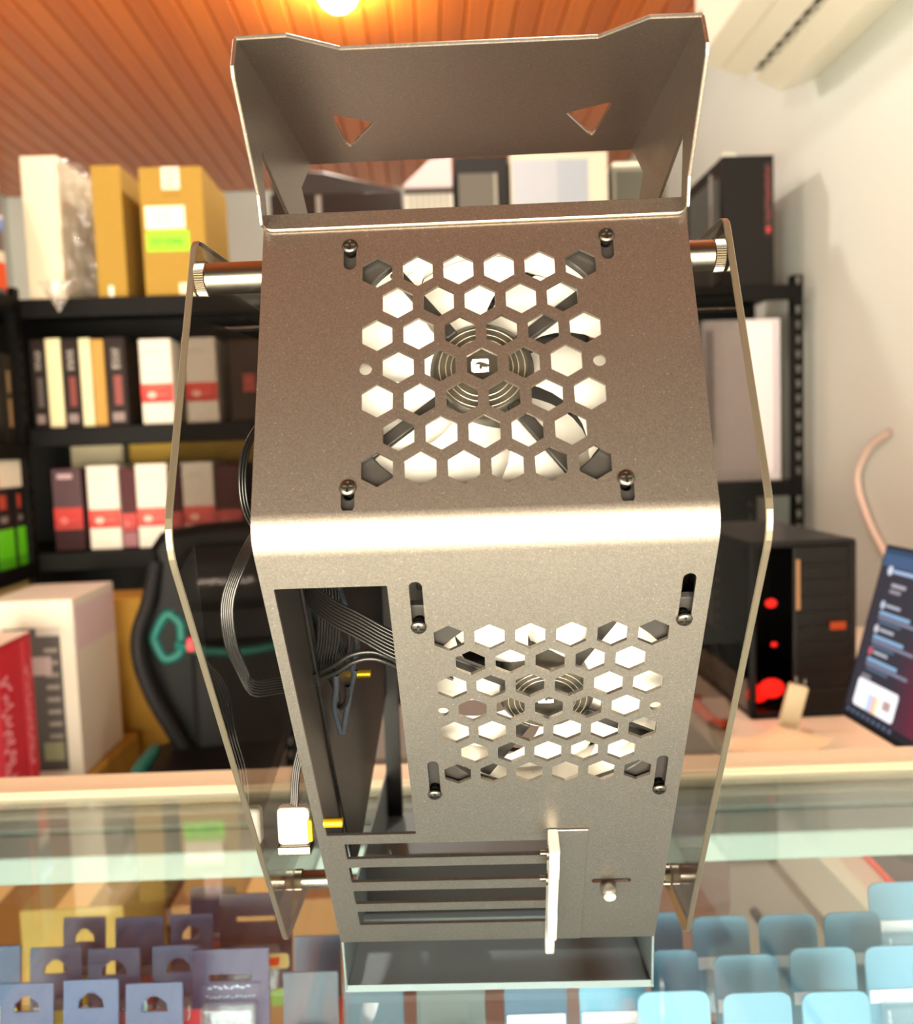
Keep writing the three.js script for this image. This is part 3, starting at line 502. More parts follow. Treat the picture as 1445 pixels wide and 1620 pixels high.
{ // the rack at the left edge: its boxes face the aisle (turned a quarter)
  const aisle = (name, label, cat, z0, z1, y0, y1, depth, mat, group, x = -1.34) => { const w = z1 - z0; const t = carton(name, label, cat, -w / 2, w / 2, y0, y1, 0, depth, mat, group, Math.PI / 2); t.position.set(x, y0 + 0.0008, (z0 + z1) / 2); return t; };
  const spine = aisle('case_box', 'thin dark case box with orange foot and blue band, high on the left edge rack', 'box', -2.882, -2.79, 1.79, 2.25, 0.36, paint(0x6a5f62, 0.4));
  print(spine, 'orange_band', 0.01, 0.06, 0.07, 0.085, paint(0xf25a20)); print(spine, 'white_band', 0.01, 0.12, 0.07, 0.035, M.white); print(spine, 'blue_band', 0.01, 0.225, 0.08, 0.035, paint(0x6f86c8)); print(spine, 'pale_band', 0.01, 0.248, 0.08, 0.01, paint(0xe6d3d6));
  const glassy = aisle('gaming_case', 'glossy black computer case at the upper left edge, streaked with reflections', 'computer case', -2.782, -2.33, 1.79, 2.24, 0.22, std({ color: 0x0d0c0c, roughness: 0.12 }));
  mesh('light_strip', tube([[0.19, 0.36, 0.003], [0.195, 0.2, 0.003], [0.19, 0.08, 0.003]], 0.004), paint(0xb01020, 0.3), glassy);
  for (const [zz, yy] of [[0, 0], [0.02, -0.08]]) mesh('top_handle', tube([[-0.19, 0.452 + yy, 0.004 + zz], [0.05, 0.458 + yy, 0.004 + zz], [0.17, 0.45 + yy, 0.004 + zz]], 0.006), M.chrome, glassy);
  aisle('carton', 'black box under the red box on the left edge rack', 'box', -2.79, -2.5, 1.31, 1.655, 0.3, paint(0x161413, 0.4));
  aisle('slim_box', 'red box lying high on the left edge rack', 'box', -2.783, -2.58, 1.656, 1.708, 0.24, paint(0xb01c22, 0.45));
  const dk = aisle('carton', 'black box with tan corner strips on the left edge rack', 'box', -2.88, -2.8, 1.31, 1.6, 0.3, paint(0x1e1815, 0.5)); print(dk, 'tan_strip', 0.0, 0.2, 0.016, 0.07, paint(0x9a8060)); print(dk, 'tan_strip', 0.0, 0.1, 0.02, 0.09, paint(0x9a7c58));
  for (const [z0, z1, l] of [[-2.88, -2.825, 'black and green box at the left edge, nearer the rack post'], [-2.8, -2.69, 'black and green box at the left edge, cut by the picture border']]) {
    const b = aisle('cooler_box', l, 'box', z0, z1, 0.915, 1.168, 0.16, paint(0x1a1918, 0.45), 'black and green boxes'); const w = z1 - z0;
    print(b, 'green_panel', 0, 0.062, w, 0.124, paint(0x5fd010, 0.45)); print(b, 'red_print', -0.004, 0.21, w * 0.4, 0.045, paint(0xb8402c)); print(b, 'pale_print', 0, 0.155, w * 0.4, 0.02, paint(0x7d7a76)); print(b, 'green_foot', 0, 0.018, w, 0.03, paint(0x4aa80c, 0.45), 0.0012);
  }
  const wo = aisle('cooler_box', 'white and orange box on top of the green boxes at the left edge', 'box', -2.88, -2.68, 1.17, 1.292, 0.15, paint(0xf0ead6, 0.5)); print(wo, 'orange_panel', -0.083, 0.06, 0.056, 0.118, paint(0xd8682a, 0.5));
  aisle('carton', 'pale carton on the bottom shelf of the left edge rack', 'box', -2.88, -2.6, 0.4, 0.86, 0.3, paint(0xb9a36a, 0.6));
}
{ // low boxes between the racks and the counter
  const lowStack = carton('carton', 'plain carton on the floor under the white framed box', 'box', -1.22, -0.93, 0.0, 0.4, -2.28, 0.36, M.kraft); lowStack.position.y = 0.0005;
  const wf = carton('case_box', 'white framed case box with a dark picture, standing behind the red boxes', 'box', -1.19, -0.955, 0.401, 0.885, -2.28, 0.3, paint(0xd4ccbc, 0.5));
  print(wf, 'dark_picture', 0.005, 0.215, 0.15, 0.39, std({ map: canvasTex(256, 700, (g) => { g.fillStyle = '#4b4745'; g.fillRect(0, 0, 256, 700); g.fillStyle = '#36322f'; g.fillRect(0, 0, 90, 700); g.fillStyle = '#b7b0a8'; g.fillRect(150, 0, 106, 40); g.fillStyle = '#8d857e'; for (let i = 0; i < 9; i++) g.fillRect(180, 100 + i * 60, 60, 20); g.fillStyle = '#a99'; g.fillRect(120, 140, 90, 90); g.fillStyle = '#86876a'; g.fillRect(150, 560, 90, 90); }), roughness: 0.4 }), 0.001);
  printSide(wf, 'side_print', 0.1184, 0.4, -0.15, 0.28, 0.12, paint(0xd0b8bc, 0.5));
  const redTex = canvasTex(128, 768, (g) => { g.fillStyle = '#b8122c'; g.fillRect(0, 0, 128, 768); g.fillStyle = '#d2354a'; g.fillRect(0, 0, 40, 768); g.save(); g.translate(100, 130); g.rotate(Math.PI / 2); g.globalAlpha = 0.75; scribble(g, 0, 8, 520, 56, 18, '#e9b7bd'); g.restore(); });
  const lowStack2 = carton('carton', 'plain carton on the floor under the two red boxes', 'box', -1.2, -0.99, 0.0, 0.44, -1.93, 0.26, M.kraft); lowStack2.position.y = 0.0005;
  for (const [z0, z1, l] of [[-2.14, -2.08, 'red box with white side lettering, touching the white framed box'], [-2.075, -1.93, 'red box with white side lettering, cut by the left border']]) { const d = z1 - z0, b = carton('slim_box', l, 'box', -1.13, -1.005, 0.441, 0.83, z1, d, paint(0xa80f26, 0.45), 'red slim boxes'); mesh('printed_face', new THREE.PlaneGeometry(d - 0.004, 0.37).rotateY(Math.PI / 2).translate(0.0631, 0.19, -d / 2), std({ map: redTex, roughness: 0.45 }), b); mesh('pale_lid', rbox(0.125, 0.004, d, 0.001, 0, 0.3905, -d / 2), paint(0xd9ccbb, 0.5), b); }
  const tc = carton('carton', 'ochre carton standing between the white framed box and the chair', 'box', -1.17, -0.7, 0.0, 0.81, -2.7, 0.18, paint(0xae8430, 0.8)); tc.position.y = 0.0005;
}

// ================================================================ AIR CONDITIONER on the right wall
{
  const t = thing('air_conditioner', 'white wall air conditioner with a dark louvre slot, high on the right wall', 'air conditioner', [1.358, 2.4, -2.95]);
  const P = (pts) => poly(pts);
  const L = 1.05, ax = (g) => g.rotateY(0).translate(0, 0, 0);
  const ex = (pts, b = 0.003, l = L) => ax(extrude(P(pts), l, b));
  mesh('housing', ex([[0, 0.04], [-0.095, 0.012], [-0.12, 0.006], [-0.2, 0.055], [-0.2, 0.36], [-0.02, 0.39], [0, 0.39]], 0.004), M.acWhite, t);
  mesh('front_panel', ex([[-0.31, 0.08], [-0.325, 0.078], [-0.402, 0.1], [-0.405, 0.36], [-0.38, 0.395], [-0.2, 0.4], [-0.2, 0.11]], 0.008), M.acWhite, t);
  mesh('louvre_flap', ex([[-0.232, 0.05], [-0.318, 0.073], [-0.31, 0.085], [-0.235, 0.066]], 0.003), M.acWhite, t);
  mesh('lower_flap', ex([[-0.125, 0.012], [-0.2, 0.044], [-0.195, 0.06], [-0.12, 0.03]], 0.003, L - 0.02), M.acWhite, t);
  mesh('slot_liner', ex([[-0.19, 0.06], [-0.24, 0.075], [-0.24, 0.13], [-0.19, 0.13]], 0.001, L - 0.04).translate(0, 0, 0.02), paint(0x39352e, 0.6), t);
  for (let i = 0; i < 14; i++) mesh('louvre_vane', box(0.032, 0.03, 0.004, -0.215, 0.066, 0.06 + i * 0.066), paint(0x8a867c, 0.5), t);
  mesh('badge', box(0.001, 0.05, 0.016, -0.4062, 0.22, 0.06), paint(0x8f8a78, 0.5), t);
}
// pale strip of cable on the right wall
tag(mesh('power_cable', tube([[1.352, 1.25, -2.45], [1.345, 1.2, -2.56], [1.34, 1.11, -2.62], [1.34, 0.99, -2.56], [1.345, 0.86, -2.44], [1.35, 0.77, -2.4]], 0.010, 40), paint(0xe0cabf, 0.5), scene), 'pale pink cable curling down the cream wall above the screen', 'cable');

// ================================================================ GAMING CHAIR
{
  const t = thing('gaming_chair', 'black gaming chair with teal piping behind the counter', 'chair', [-0.52, 0, -2.3], 0.1);
  const blackL = paint(0x0b0a0b, 0.5), greyL = paint(0x191819, 0.55), teal = paint(0x12665e, 0.5);
  const side = [[0, 0.44], [-0.17, 0.44], [-0.19, 0.5], [-0.245, 0.62], [-0.275, 0.72], [-0.27, 0.79], [-0.235, 0.87], [-0.22, 0.95], [-0.23, 1.01], [-0.2, 1.05], [-0.1, 1.065], [0, 1.07]];
  const outl = [...side, ...side.slice(1, -1).reverse().map(([x, y]) => [-x, y])];
  const hole = (sx) => roundPoly([[sx * 0.19, 0.84], [sx * 0.235, 0.765], [sx * 0.205, 0.7], [sx * 0.165, 0.72], [sx * 0.16, 0.8]], 0.015);
  const back = extrude(poly(roundPoly(outl, 0.02), [hole(-1), hole(1)]), 0.09, 0.022).translate(0, 0, -0.12);
  mesh('backrest', back, blackL, t);
  for (const sx of [-1, 1]) { mesh('piping', tube([...hole(sx), hole(sx)[0]].filter((_, i) => i % 4 === 0).map(([x, y]) => [x, y, -0.032]).concat([[...hole(sx)[0], -0.032]]), 0.014, 60), teal, t); }
  for (const sx of [-1, 1]) mesh('side_bolster', tube([[sx * 0.165, 0.46, 0.0], [sx * 0.2, 0.54, 0.012], [sx * 0.235, 0.62, 0.02], [sx * 0.262, 0.72, 0.02], [sx * 0.262, 0.79, 0.012], [sx * 0.235, 0.87, -0.005], [sx * 0.215, 0.97, -0.03]], 0.02, 30, 12), greyL, t);
  mesh('back_pad', rbox(0.27, 0.3, 0.05, 0.024, 0, 0.6, -0.01), greyL, t);
  const pillow = rbox(0.3, 0.17, 0.1, 0.045, 0, 0.925, 0.02); mesh('head_pillow', pillow, greyL, t);
  mesh('pillow_print', rbox(0.15, 0.022, 0.002, 0.001, -0.02, 0.925, 0.0712).rotateZ(0.0), std({ map: canvasTex(512, 64, (g) => { g.fillStyle = '#2c2a2b'; g.fillRect(0, 0, 512, 64); scribble(g, 20, 10, 470, 44, 12, '#e8e2ea'); }), roughness: 0.5 }), t);
  mesh('lumbar_belt', tube([[-0.17, 0.745, -0.02], [-0.09, 0.735, 0.03], [0, 0.73, 0.045], [0.09, 0.735, 0.03], [0.17, 0.745, -0.02]], 0.012, 30), teal, t);
  mesh('red_buckle', rbox(0.022, 0.036, 0.02, 0.004, -0.125, 0.755, 0.03), paint(0xd01828, 0.4), t);
  mesh('seat', rbox(0.5, 0.1, 0.46, 0.04, 0, 0.42, 0.14), blackL, t);
  mesh('seat_piping', tube([[-0.25, 0.45, -0.05], [-0.252, 0.46, 0.15], [-0.22, 0.45, 0.36], [0, 0.445, 0.375], [0.22, 0.45, 0.36], [0.252, 0.46, 0.15], [0.25, 0.45, -0.05]], 0.02, 60), teal, t);
  mesh('gas_lift', cyl(0.028, 0.035, 0.28).translate(0, 0.24, 0.12), paint(0x111111, 0.4), t);
  for (let i = 0; i < 5; i++) { const g = sub('base_leg', t); g.position.set(0, 0, 0.12); g.rotation.y = i * TAU / 5; mesh('spoke', rbox(0.3, 0.035, 0.05, 0.01, 0.15, 0.085, 0), blackL, g); mesh('caster', cyl(0.03, 0.03, 0.04, 16).rotateX(Math.PI / 2).translate(0.29, 0.031, 0), blackL, g); }
}

// ================================================================ DESK CORNER behind the counter, right
{
  const dk = thing('desk', 'pale beige desk behind the counter along the right wall', 'desk', [0.91, 0, -1.5]);
  const beige = paint(0xcfc6b2, 0.5), panel = paint(0xa79f90, 0.6);
  mesh('desk_top', rbox(0.88, 0.025, 1.3, 0.004, 0, 0.7375, 0), beige, dk);
  mesh('side_panel', rbox(0.02, 0.7, 0.5, 0.003, -0.4, 0.36, 0.38), panel, dk); mesh('side_panel', rbox(0.02, 0.7, 0.5, 0.003, 0.4, 0.36, 0.38), panel, dk);
  mesh('back_panel', rbox(0.8, 0.5, 0.02, 0.003, 0, 0.46, -0.6), panel, dk); mesh('end_panel', rbox(0.78, 0.6, 0.02, 0.003, 0, 0.42, 0.6), panel, dk);
  const drawer = sub('drawer', dk); mesh('drawer_front', rbox(0.02, 0.24, 0.36, 0.004, -0.415, 0.5, 0.3), paint(0x8b857a, 0.5), drawer); mesh('drawer_pull', rbox(0.014, 0.012, 0.12, 0.004, -0.43, 0.52, 0.3), M.screw, drawer);
  const pad = thing('mouse_pad', 'dark grey mouse pad with an orange stitched edge on the desk', 'mouse pad', [0.745, 0.7505, -0.98]);
  mesh('pad_cloth', extrude(poly(roundPoly([[-0.245, -0.12], [0.245, -0.12], [0.245, 0.085], [-0.235, 0.085]], 0.012)), 0.003, 0.0006).rotateX(-Math.PI / 2), paint(0x4f4a48, 0.9), pad);
  mesh('orange_edge', extrude(poly(roundPoly([[-0.249, -0.124], [0.249, -0.124], [0.249, 0.089], [-0.239, 0.089]], 0.014), [roundPoly([[-0.242, -0.117], [0.242, -0.117], [0.242, 0.082], [-0.232, 0.082]], 0.012)]), 0.0036).rotateX(-Math.PI / 2), paint(0xe8502a, 0.6), pad);
  const ms = thing('computer_mouse', 'dark computer mouse lying on the orange edged pad', 'mouse', [0.56, 0.7541, -0.985], 0.3);
  const mg = new THREE.SphereGeometry(1, 24, 14, 0, TAU, 0, Math.PI / 2); mg.scale(0.032, 0.03, 0.058); mesh('mouse_shell', mg, paint(0x2c2a2a, 0.4), ms); mesh('scroll_wheel', cyl(0.006, 0.006, 0.006, 14).rotateZ(Math.PI / 2).translate(0, 0.027, 0.026), paint(0xb8b4ae, 0.4), ms);

  // tower with a glass side and red lights
  const pc = thing('tower_computer', 'black tower computer with red glowing lights on the desk', 'computer', [0.655, 0.7505, -1.47]);
  const bk = paint(0x0c0b0b, 0.4);
  mesh('chassis', merge([rbox(0.19, 0.315, 0.012, 0.004, 0, 0.1575, -0.36), rbox(0.012, 0.315, 0.37, 0.004, 0.09, 0.1575, -0.185), rbox(0.19, 0.012, 0.37, 0.004, 0, 0.312, -0.185), rbox(0.19, 0.012, 0.37, 0.004, 0, 0.006, -0.185), rbox(0.012, 0.315, 0.012, 0.004, -0.09, 0.1575, -0.006), rbox(0.012, 0.315, 0.012, 0.004, -0.09, 0.1575, -0.355)]), bk, pc);
  mesh('front_grille', rbox(0.11, 0.3, 0.01, 0.004, 0.038, 0.1575, -0.008), paint(0x110f0f, 0.35), pc);
  for (let i = 0; i < 9; i++) mesh('front_slat', rbox(0.09, 0.005, 0.006, 0.002, 0.04, 0.05 + i * 0.028, -0.001), paint(0x181616, 0.4), pc);
  mesh('side_window', box(0.003, 0.29, 0.33, -0.0955, 0.157, -0.18), M.smoke, pc);
  const glow = (c, i) => std({ color: 0x200404, emissive: c, emissiveIntensity: i });
  const lights = [[-0.05, 0.205, -0.02, 0.009], [-0.045, 0.13, -0.02, 0.005], [-0.05, 0.05, -0.02, 0.02], [-0.068, 0.035, -0.04, 0.018]];
  for (const [x, y, z, r] of lights) mesh('red_light', new THREE.SphereGeometry(r, 14, 10).scale(1.2, 0.9, 0.5).translate(x, y, z), glow(0xff1408, 1.3), pc);
  mesh('orange_badge', rbox(0.028, 0.014, 0.002, 0.0008, 0.06, 0.165, 0.004), glow(0xff5a10, 0.5), pc);
  mesh('tan_strip', rbox(0.007, 0.09, 0.003, 0.001, -0.01, 0.24, 0.001), paint(0x8a6440, 0.4), pc);
  const rl = new THREE.PointLight(0xff2010, 0.004); rl.position.set(-0.05, 0.05, 0.01); rl.name = 'red_glow'; rl.castShadow = true; pc.add(rl);

  // screen turned to the left
  const mon = thing('monitor', 'tilted computer screen with rows of text and a red picture, at the right edge', 'monitor', [0.66, 0.7505, -1.055], -Math.PI / 2 + 0.03);
  const scr = canvasTex(1024, 560, (g) => {
    g.fillStyle = '#34323c'; g.fillRect(0, 0, 1024, 560);
    const gr = g.createRadialGradient(760, 400, 40, 760, 400, 520); gr.addColorStop(0, '#a02a48'); gr.addColorStop(0.6, '#702538'); gr.addColorStop(1, '#34323c'); g.fillStyle = gr; g.fillRect(0, 0, 1024, 560);
    g.fillStyle = '#41597a'; g.fillRect(0, 0, 1024, 60); g.fillStyle = '#2f4560'; g.fillRect(0, 0, 1024, 18);
    const row = (y, x, w, c, h = 12) => { g.fillStyle = c; g.fillRect(x, y, w, h); };
    g.fillStyle = '#cdd2e0'; g.beginPath(); g.arc(60, 72, 16, 0, TAU); g.fill(); row(66, 80, 200, '#9fb4d4');
    row(110, 90, 90, '#a7a2ac'); row(130, 88, 70, '#8f8a96');
    for (const [y, c] of [[185, '#b9c2d0'], [265, '#c8c4cc'], [340, '#c05868']]) { g.fillStyle = c; g.beginPath(); g.arc(70, y, 14, 0, TAU); g.fill(); row(y - 6, 90, 90, '#a9aeb9', 10); row(y + 20, 62, 190, '#86a9c9'); row(y + 36, 62, 260, '#7f7d92', 10); row(y + 50, 70, 140, '#4f6478', 10); }
    row(415, 56, 60, '#807a86', 14); g.fillStyle = '#f4f2f2'; g.beginPath(); g.roundRect(44, 432, 260, 92, 14); g.fill(); g.fillStyle = '#bcd4ee'; g.fillRect(130, 470, 26, 54); g.fillStyle = '#f0b8c0'; g.fillRect(156, 470, 20, 54); g.fillStyle = '#f2dfa0'; g.fillRect(176, 470, 20, 54); g.fillStyle = '#b59a92'; g.fillRect(226, 468, 44, 28);
    row(534, 0, 1024, '#23222a', 26); for (let i = 0; i < 9; i++) row(540, 20 + i * 34, 18, '#57667c', 12);
  });
  const head = sub('screen_head', mon); head.position.set(0, 0.205, 0); head.rotation.x = -0.27;
  mesh('screen_shell', rbox(0.42, 0.27, 0.018, 0.004, 0, 0, -0.011), paint(0x17161a, 0.4), head);
  mesh('screen_panel', new THREE.PlaneGeometry(0.408, 0.256).translate(0, 0.002, -0.0015), std({ color: 0x050505, roughness: 0.3, emissive: 0xffffff, emissiveMap: scr, emissiveIntensity: 1.25 }), head);
  mesh('stand_neck', rbox(0.05, 0.19, 0.02, 0.006, 0, 0.1, -0.06), paint(0x17161a, 0.4), mon); mesh('stand_base', rbox(0.22, 0.012, 0.16, 0.004, 0, 0.007, -0.05), paint(0x17161a, 0.4), mon);
  mesh('backlight_strip', rbox(0.3, 0.012, 0.004, 0.001, 0, 0.05, -0.023), std({ color: 0x401808, emissive: 0xff7a28, emissiveIntensity: 3 }), head);
  const bl = new THREE.RectAreaLight(0xff7a28, 160, 0.3, 0.02); bl.position.set(0, 0.05, -0.0265); bl.name = 'back_glow'; head.add(bl);
  const sl = new THREE.RectAreaLight(0xc8a0b0, 0.7, 0.4, 0.25); sl.position.set(0, 0.002, 0.004); sl.rotation.y = Math.PI; sl.name = 'screen_glow'; head.add(sl);

  // papers, a tape stick, orange cable on the desk
  const pp = thing('paper_stack', 'crumpled beige paper lying on the desk before the tower', 'paper', [0.53, 0.7505, -1.3], 0.2);
  const pgm = new THREE.PlaneGeometry(0.15, 0.1, 14, 10).rotateX(-Math.PI / 2); const ppos = pgm.attributes.position; for (let i = 0; i < ppos.count; i++) ppos.setY(i, 0.012 + 0.012 * Math.sin(ppos.getX(i) * 45) * Math.cos(ppos.getZ(i) * 38)); pgm.computeVertexNormals();
  mesh('sheet', pgm, std({ color: 0xe6cfae, roughness: 0.7, side: THREE.DoubleSide }), pp); mesh('sheet', pgm.clone().rotateY(0.5).translate(0.01, 0.008, 0.005), std({ color: 0xdcc29e, roughness: 0.7, side: THREE.DoubleSide }), pp);
  const st = thing('adapter', 'beige adapter block leaning against the tower', 'adapter', [0.598, 0.7505, -1.4], -0.2); const body = rbox(0.032, 0.08, 0.016, 0.004, 0, 0.041, 0).rotateZ(-0.25).translate(-0.004, 0.004, 0); mesh('adapter_body', body, paint(0xc8b898, 0.5), st); mesh('adapter_prongs', merge([box(0.004, 0.014, 0.002, 0.012, 0.09, 0), box(0.004, 0.014, 0.002, 0.026, 0.086, 0)]), M.screw, st);
  tag(mesh('orange_cable', tube([[0.5, 0.7595, -1.42], [0.48, 0.765, -1.45], [0.47, 0.775, -1.5], [0.5, 0.7595, -1.58]], 0.008, 30), paint(0xd2502c, 0.5), scene), 'short orange-red cable on the desk edge beside the metal case', 'cable');
}

// ================================================================ CARDS IN THE DISPLAY COUNTER
{
  const SHELF = 0.7585;
  const navy = [0x123256, 0x173a60, 0x1d426a].map((c) => paint(c, 0.42)), blue = [0x6093ae, 0x699cb6, 0x598ca6].map((c) => paint(c, 0.4));
  const blister = phy({ color: 0xeef4f6, roughness: 0.1, transmission: 0.9, thickness: 0 });
  const hat = (w) => { const s = Math.min(w * 0.23, 0.012), y = 0.058; return [[-s, y], [s, y], [s * 0.9, y + 0.006], [s * 0.25, y + 0.0115], [-s * 0.25, y + 0.0115], [-s * 0.9, y + 0.006]].map(([x, q]) => [x / 1, q]); };
  function card(label, cat, x0, x1, z, opt) {
    const w = x1 - x0, h = opt.h ?? 0.08, t = thing('memory_card_pack', label, cat, [(x0 + x1) / 2, SHELF, z], -0.037, opt.group);
    const shape = poly(roundPoly([[-w / 2, 0.001], [w / 2, 0.001], [w / 2, h], [-w / 2, h]], [0.001, 0.001, opt.r ?? 0.002, opt.r ?? 0.002]), opt.hole === false ? [] : [opt.slot ? roundPoly([[-w * 0.27, h - 0.026], [w * 0.27, h - 0.026], [w * 0.27, h - 0.021], [w * 0.05, h - 0.021], [-w * 0.05, h - 0.021], [-w * 0.27, h - 0.021]], 0.002) : hat(w).map(([x, y]) => [x, y + h - 0.08])]);
    mesh('card', extrude(shape, 0.0016, 0.0003).rotateX(-0.16), opt.mat, t);
    mesh('blister', rbox(w * 0.7, h * 0.45, 0.012, 0.004, 0, h * 0.27, 0.0095).rotateX(-0.16), blister, t);
    if (opt.band) mesh('printed_band', box(w - 0.004, 0.01, 0.0006, 0, h * 0.52, 0.0022).rotateX(-0.16), opt.band, t);
    if (opt.foot) mesh('price_strip', box(w + 0.004, 0.022, 0.0012, 0, 0.0155, 0.022).rotateX(-0.5), opt.foot, t);
    if (opt.blob) mesh('sticker', extrude(poly(roundPoly(opt.blob.p, 0.003)), 0.0008).translate(0, 0, 0.0026).rotateX(-0.16), opt.blob.m, t);
    return t;
  }
  const yel = paint(0xe8d21c, 0.5), redm = paint(0xd23a4c, 0.5), wht = paint(0xdfe4ea, 0.5);
  const backs = (w) => ({ p: [[-w * 0.3, 0.056], [w * 0.3, 0.056], [w * 0.3, 0.072], [-w * 0.3, 0.072]] }); void backs;
  // left group, row by row from the counter's back
  const L = [
    [-0.247, -0.202, -0.8, 'lone navy card pack at the very back of the left group', { mat: navy[2], hole: false, foot: redm }],
    [-0.351, -0.312, -0.757, 'navy card pack with an open hanger hole, left end of the back row', { mat: navy[0], foot: yel }],
    [-0.302, -0.258, -0.752, 'pale navy card pack without a hole, second in the back row', { mat: navy[2], hole: false, foot: redm }],
    [-0.252, -0.213, -0.752, 'navy card pack with a hanger hole beside the wide black card', { mat: navy[1], foot: redm }],
    [-0.211, -0.143, -0.768, 'wide dark card pack with a long hanger slot in the back row', { mat: paint(0x2b2f42, 0.42), slot: true, r: 0.002, h: 0.088 }],
    [-0.405, -0.37, -0.717, 'navy card pack cut by the left border in the second row', { mat: navy[0], hole: false, foot: yel }],
    [-0.36, -0.315, -0.71, 'navy card pack over a yellow price strip, second row', { mat: navy[0], foot: yel }],
    [-0.308, -0.263, -0.704, 'navy card pack over a red price strip, middle of the second row', { mat: navy[1], foot: redm }],
    [-0.253, -0.208, -0.703, 'navy card pack beside the rainbow sticker, second row', { mat: navy[1], foot: redm }],
    [-0.132, -0.091, -0.706, 'teal navy card pack just left of the case foot, second row', { mat: paint(0x2f4a60, 0.42), hole: false, foot: redm }],
    [-0.362, -0.318, -0.661, 'navy card pack over yellow at the left of the front row', { mat: navy[1], foot: yel }],
    [-0.311, -0.266, -0.661, 'navy card pack with a beige hanger hole, second in the front row', { mat: navy[2], foot: redm }],
    [-0.258, -0.212, -0.652, 'navy card pack with a red corner in the hanger hole, front row', { mat: navy[1], foot: redm }],
    [-0.216, -0.15, -0.69, 'wide black navy card pack with printed white lettering, front row', { mat: paint(0x1a2c50, 0.42), slot: true, h: 0.082 }],
    [-0.133, -0.088, -0.655, 'dark teal card pack right of the wide lettered one', { mat: paint(0x24404f, 0.42), hole: false, foot: redm }],
    [-0.083, -0.035, -0.643, 'dark teal card pack under the left end of the case foot', { mat: paint(0x24404f, 0.42), hole: false }],
    [-0.025, 0.03, -0.643, 'dark card pack under the middle of the case foot', { mat: paint(0x3a4644, 0.42), hole: false }],
    [0.045, 0.095, -0.64, 'slate blue card pack under the right part of the case foot', { mat: paint(0x2f5068, 0.42), hole: false, band: wht }],
    [0.105, 0.158, -0.638, 'blue card pack under the right corner of the case foot', { mat: blue[2], hole: false, band: wht }],
  ];
  const white2 = std({ map: canvasTex(256, 128, (g) => { g.fillStyle = '#1a2c50'; g.fillRect(0, 0, 256, 128); scribble(g, 30, 12, 190, 22, 8, '#c9d4e0'); scribble(g, 20, 76, 220, 18, 12, '#aab6c4'); }), roughness: 0.45 });
  for (const [x0, x1, z, label, o] of L) {
    const c = card(label, 'card pack', x0, x1, z, o);
    if (label.includes('lettering')) mesh('printed_text', box(0.05, 0.016, 0.0005, 0, 0.046, 0.0022).rotateX(-0.16), white2, c);
  }
  const R = [
    [0.18, 0.21, -0.711, 'bright blue card pack behind the right corner of the case foot', 0], [0.216, 0.266, -0.7, 'blue round-shouldered card pack, second in the right back row', 1], [0.274, 0.325, -0.697, 'blue round-shouldered card pack, third in the right back row', 0], [0.331, 0.381, -0.695, 'blue round-shouldered card pack, fourth in the right back row', 2], [0.394, 0.448, -0.74, 'blue round-shouldered card pack at the far right, under the mouse pad', 1],
    [0.167, 0.207, -0.655, 'blue card pack nearest the case foot in the right middle row', 2], [0.216, 0.268, -0.643, 'pale topped blue card pack in the right middle row', 0], [0.28, 0.334, -0.647, 'blue card pack third in the right middle row', 1], [0.341, 0.393, -0.644, 'blue card pack at the right border of the middle row', 0],
    [0.144, 0.199, -0.603, 'blue card pack at the bottom edge, nearest the case', 1], [0.207, 0.259, -0.596, 'blue card pack at the bottom edge, second from the case', 2], [0.266, 0.317, -0.592, 'blue card pack at the bottom edge, third from the case', 0],
  ];
  for (const [x0, x1, z, label, k] of R) card(label, 'card pack', x0, x1, z, { mat: blue[k], hole: false, r: 0.01, band: wht, h: 0.081 });
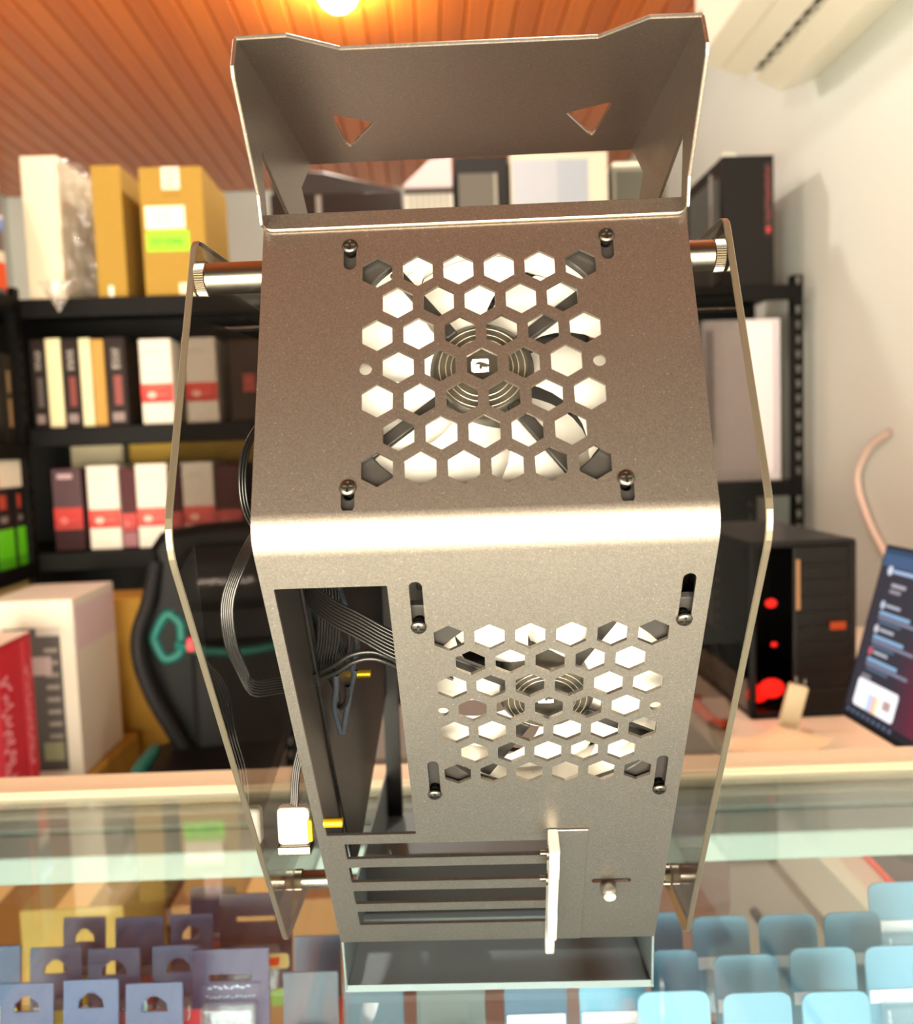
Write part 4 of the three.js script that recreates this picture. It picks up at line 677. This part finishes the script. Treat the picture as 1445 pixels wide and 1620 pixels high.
  // two shiny hologram stickers and a yellow-tipped tag
  const st = (n, l, x, y, z, w, h, m, e) => { const t = thing(n, l, 'sticker', [x, y, z], -0.037); mesh('sticker_face', extrude(poly(roundPoly([[-w / 2, 0], [w / 2, 0], [w / 2, h], [-w / 2, h]], Math.min(w, h) * 0.3)), 0.001), m, t); mesh('sticker_core', extrude(poly(roundPoly([[-w * 0.25, h * 0.2], [w * 0.2, h * 0.25], [w * 0.25, h * 0.8], [-w * 0.1, h * 0.7]], Math.min(w, h) * 0.1)), 0.0006).translate(0, 0, 0.001), e, t); };
  st('hologram_sticker', 'orange hologram sticker on the corner of the wide slotted card', -0.156, 0.795, -0.742, 0.03, 0.014, paint(0xe8cf86, 0.4), paint(0xff4a08, 0.4));
  st('hologram_sticker', 'blue hologram sticker between two navy cards of the second row', -0.2575, 0.79, -0.695, 0.01, 0.02, paint(0xbfe6e0, 0.4), paint(0x1040d8, 0.4));
  st('hologram_sticker', 'green tag beside the left corner of the case foot', -0.0865, 0.8, -0.63, 0.006, 0.016, paint(0x8ff010, 0.4), paint(0xa6ff10, 0.4));
}
// cartons on the floor behind the counter, seen through its glass
{
  const fl = (label, x0, x1, h, z, d, mat, turn = 0) => { const c = carton('carton', label, 'box', x0, x1, 0, h, z, d, mat, undefined, turn, true); c.position.y = 0.0005; return c; };
  fl('tall ochre carton on the floor, seen through the counter glass at left', -0.66, -0.5, 0.56, -1.3, 0.2, paint(0x8a7638, 0.7));
  fl('wide brown carton on the floor behind the left card packs', -0.98, -0.68, 0.46, -1.35, 0.3, paint(0x8a6428, 0.7));
  const g = fl('brown carton with a green label, low behind the counter', -0.46, -0.17, 0.5, -1.4, 0.3, paint(0x7a5a34, 0.7)); print(g, 'green_label', 0.07, 0.34, 0.11, 0.05, paint(0x5c8a3c, 0.6)); print(g, 'dark_opening', -0.08, 0.3, 0.09, 0.2, paint(0x33261c, 0.8));
  fl('dark reddish carton low behind the case foot', -0.15, 0.12, 0.42, -1.25, 0.3, paint(0x5a3a30, 0.7));
}
renderer.render(scene, camera);
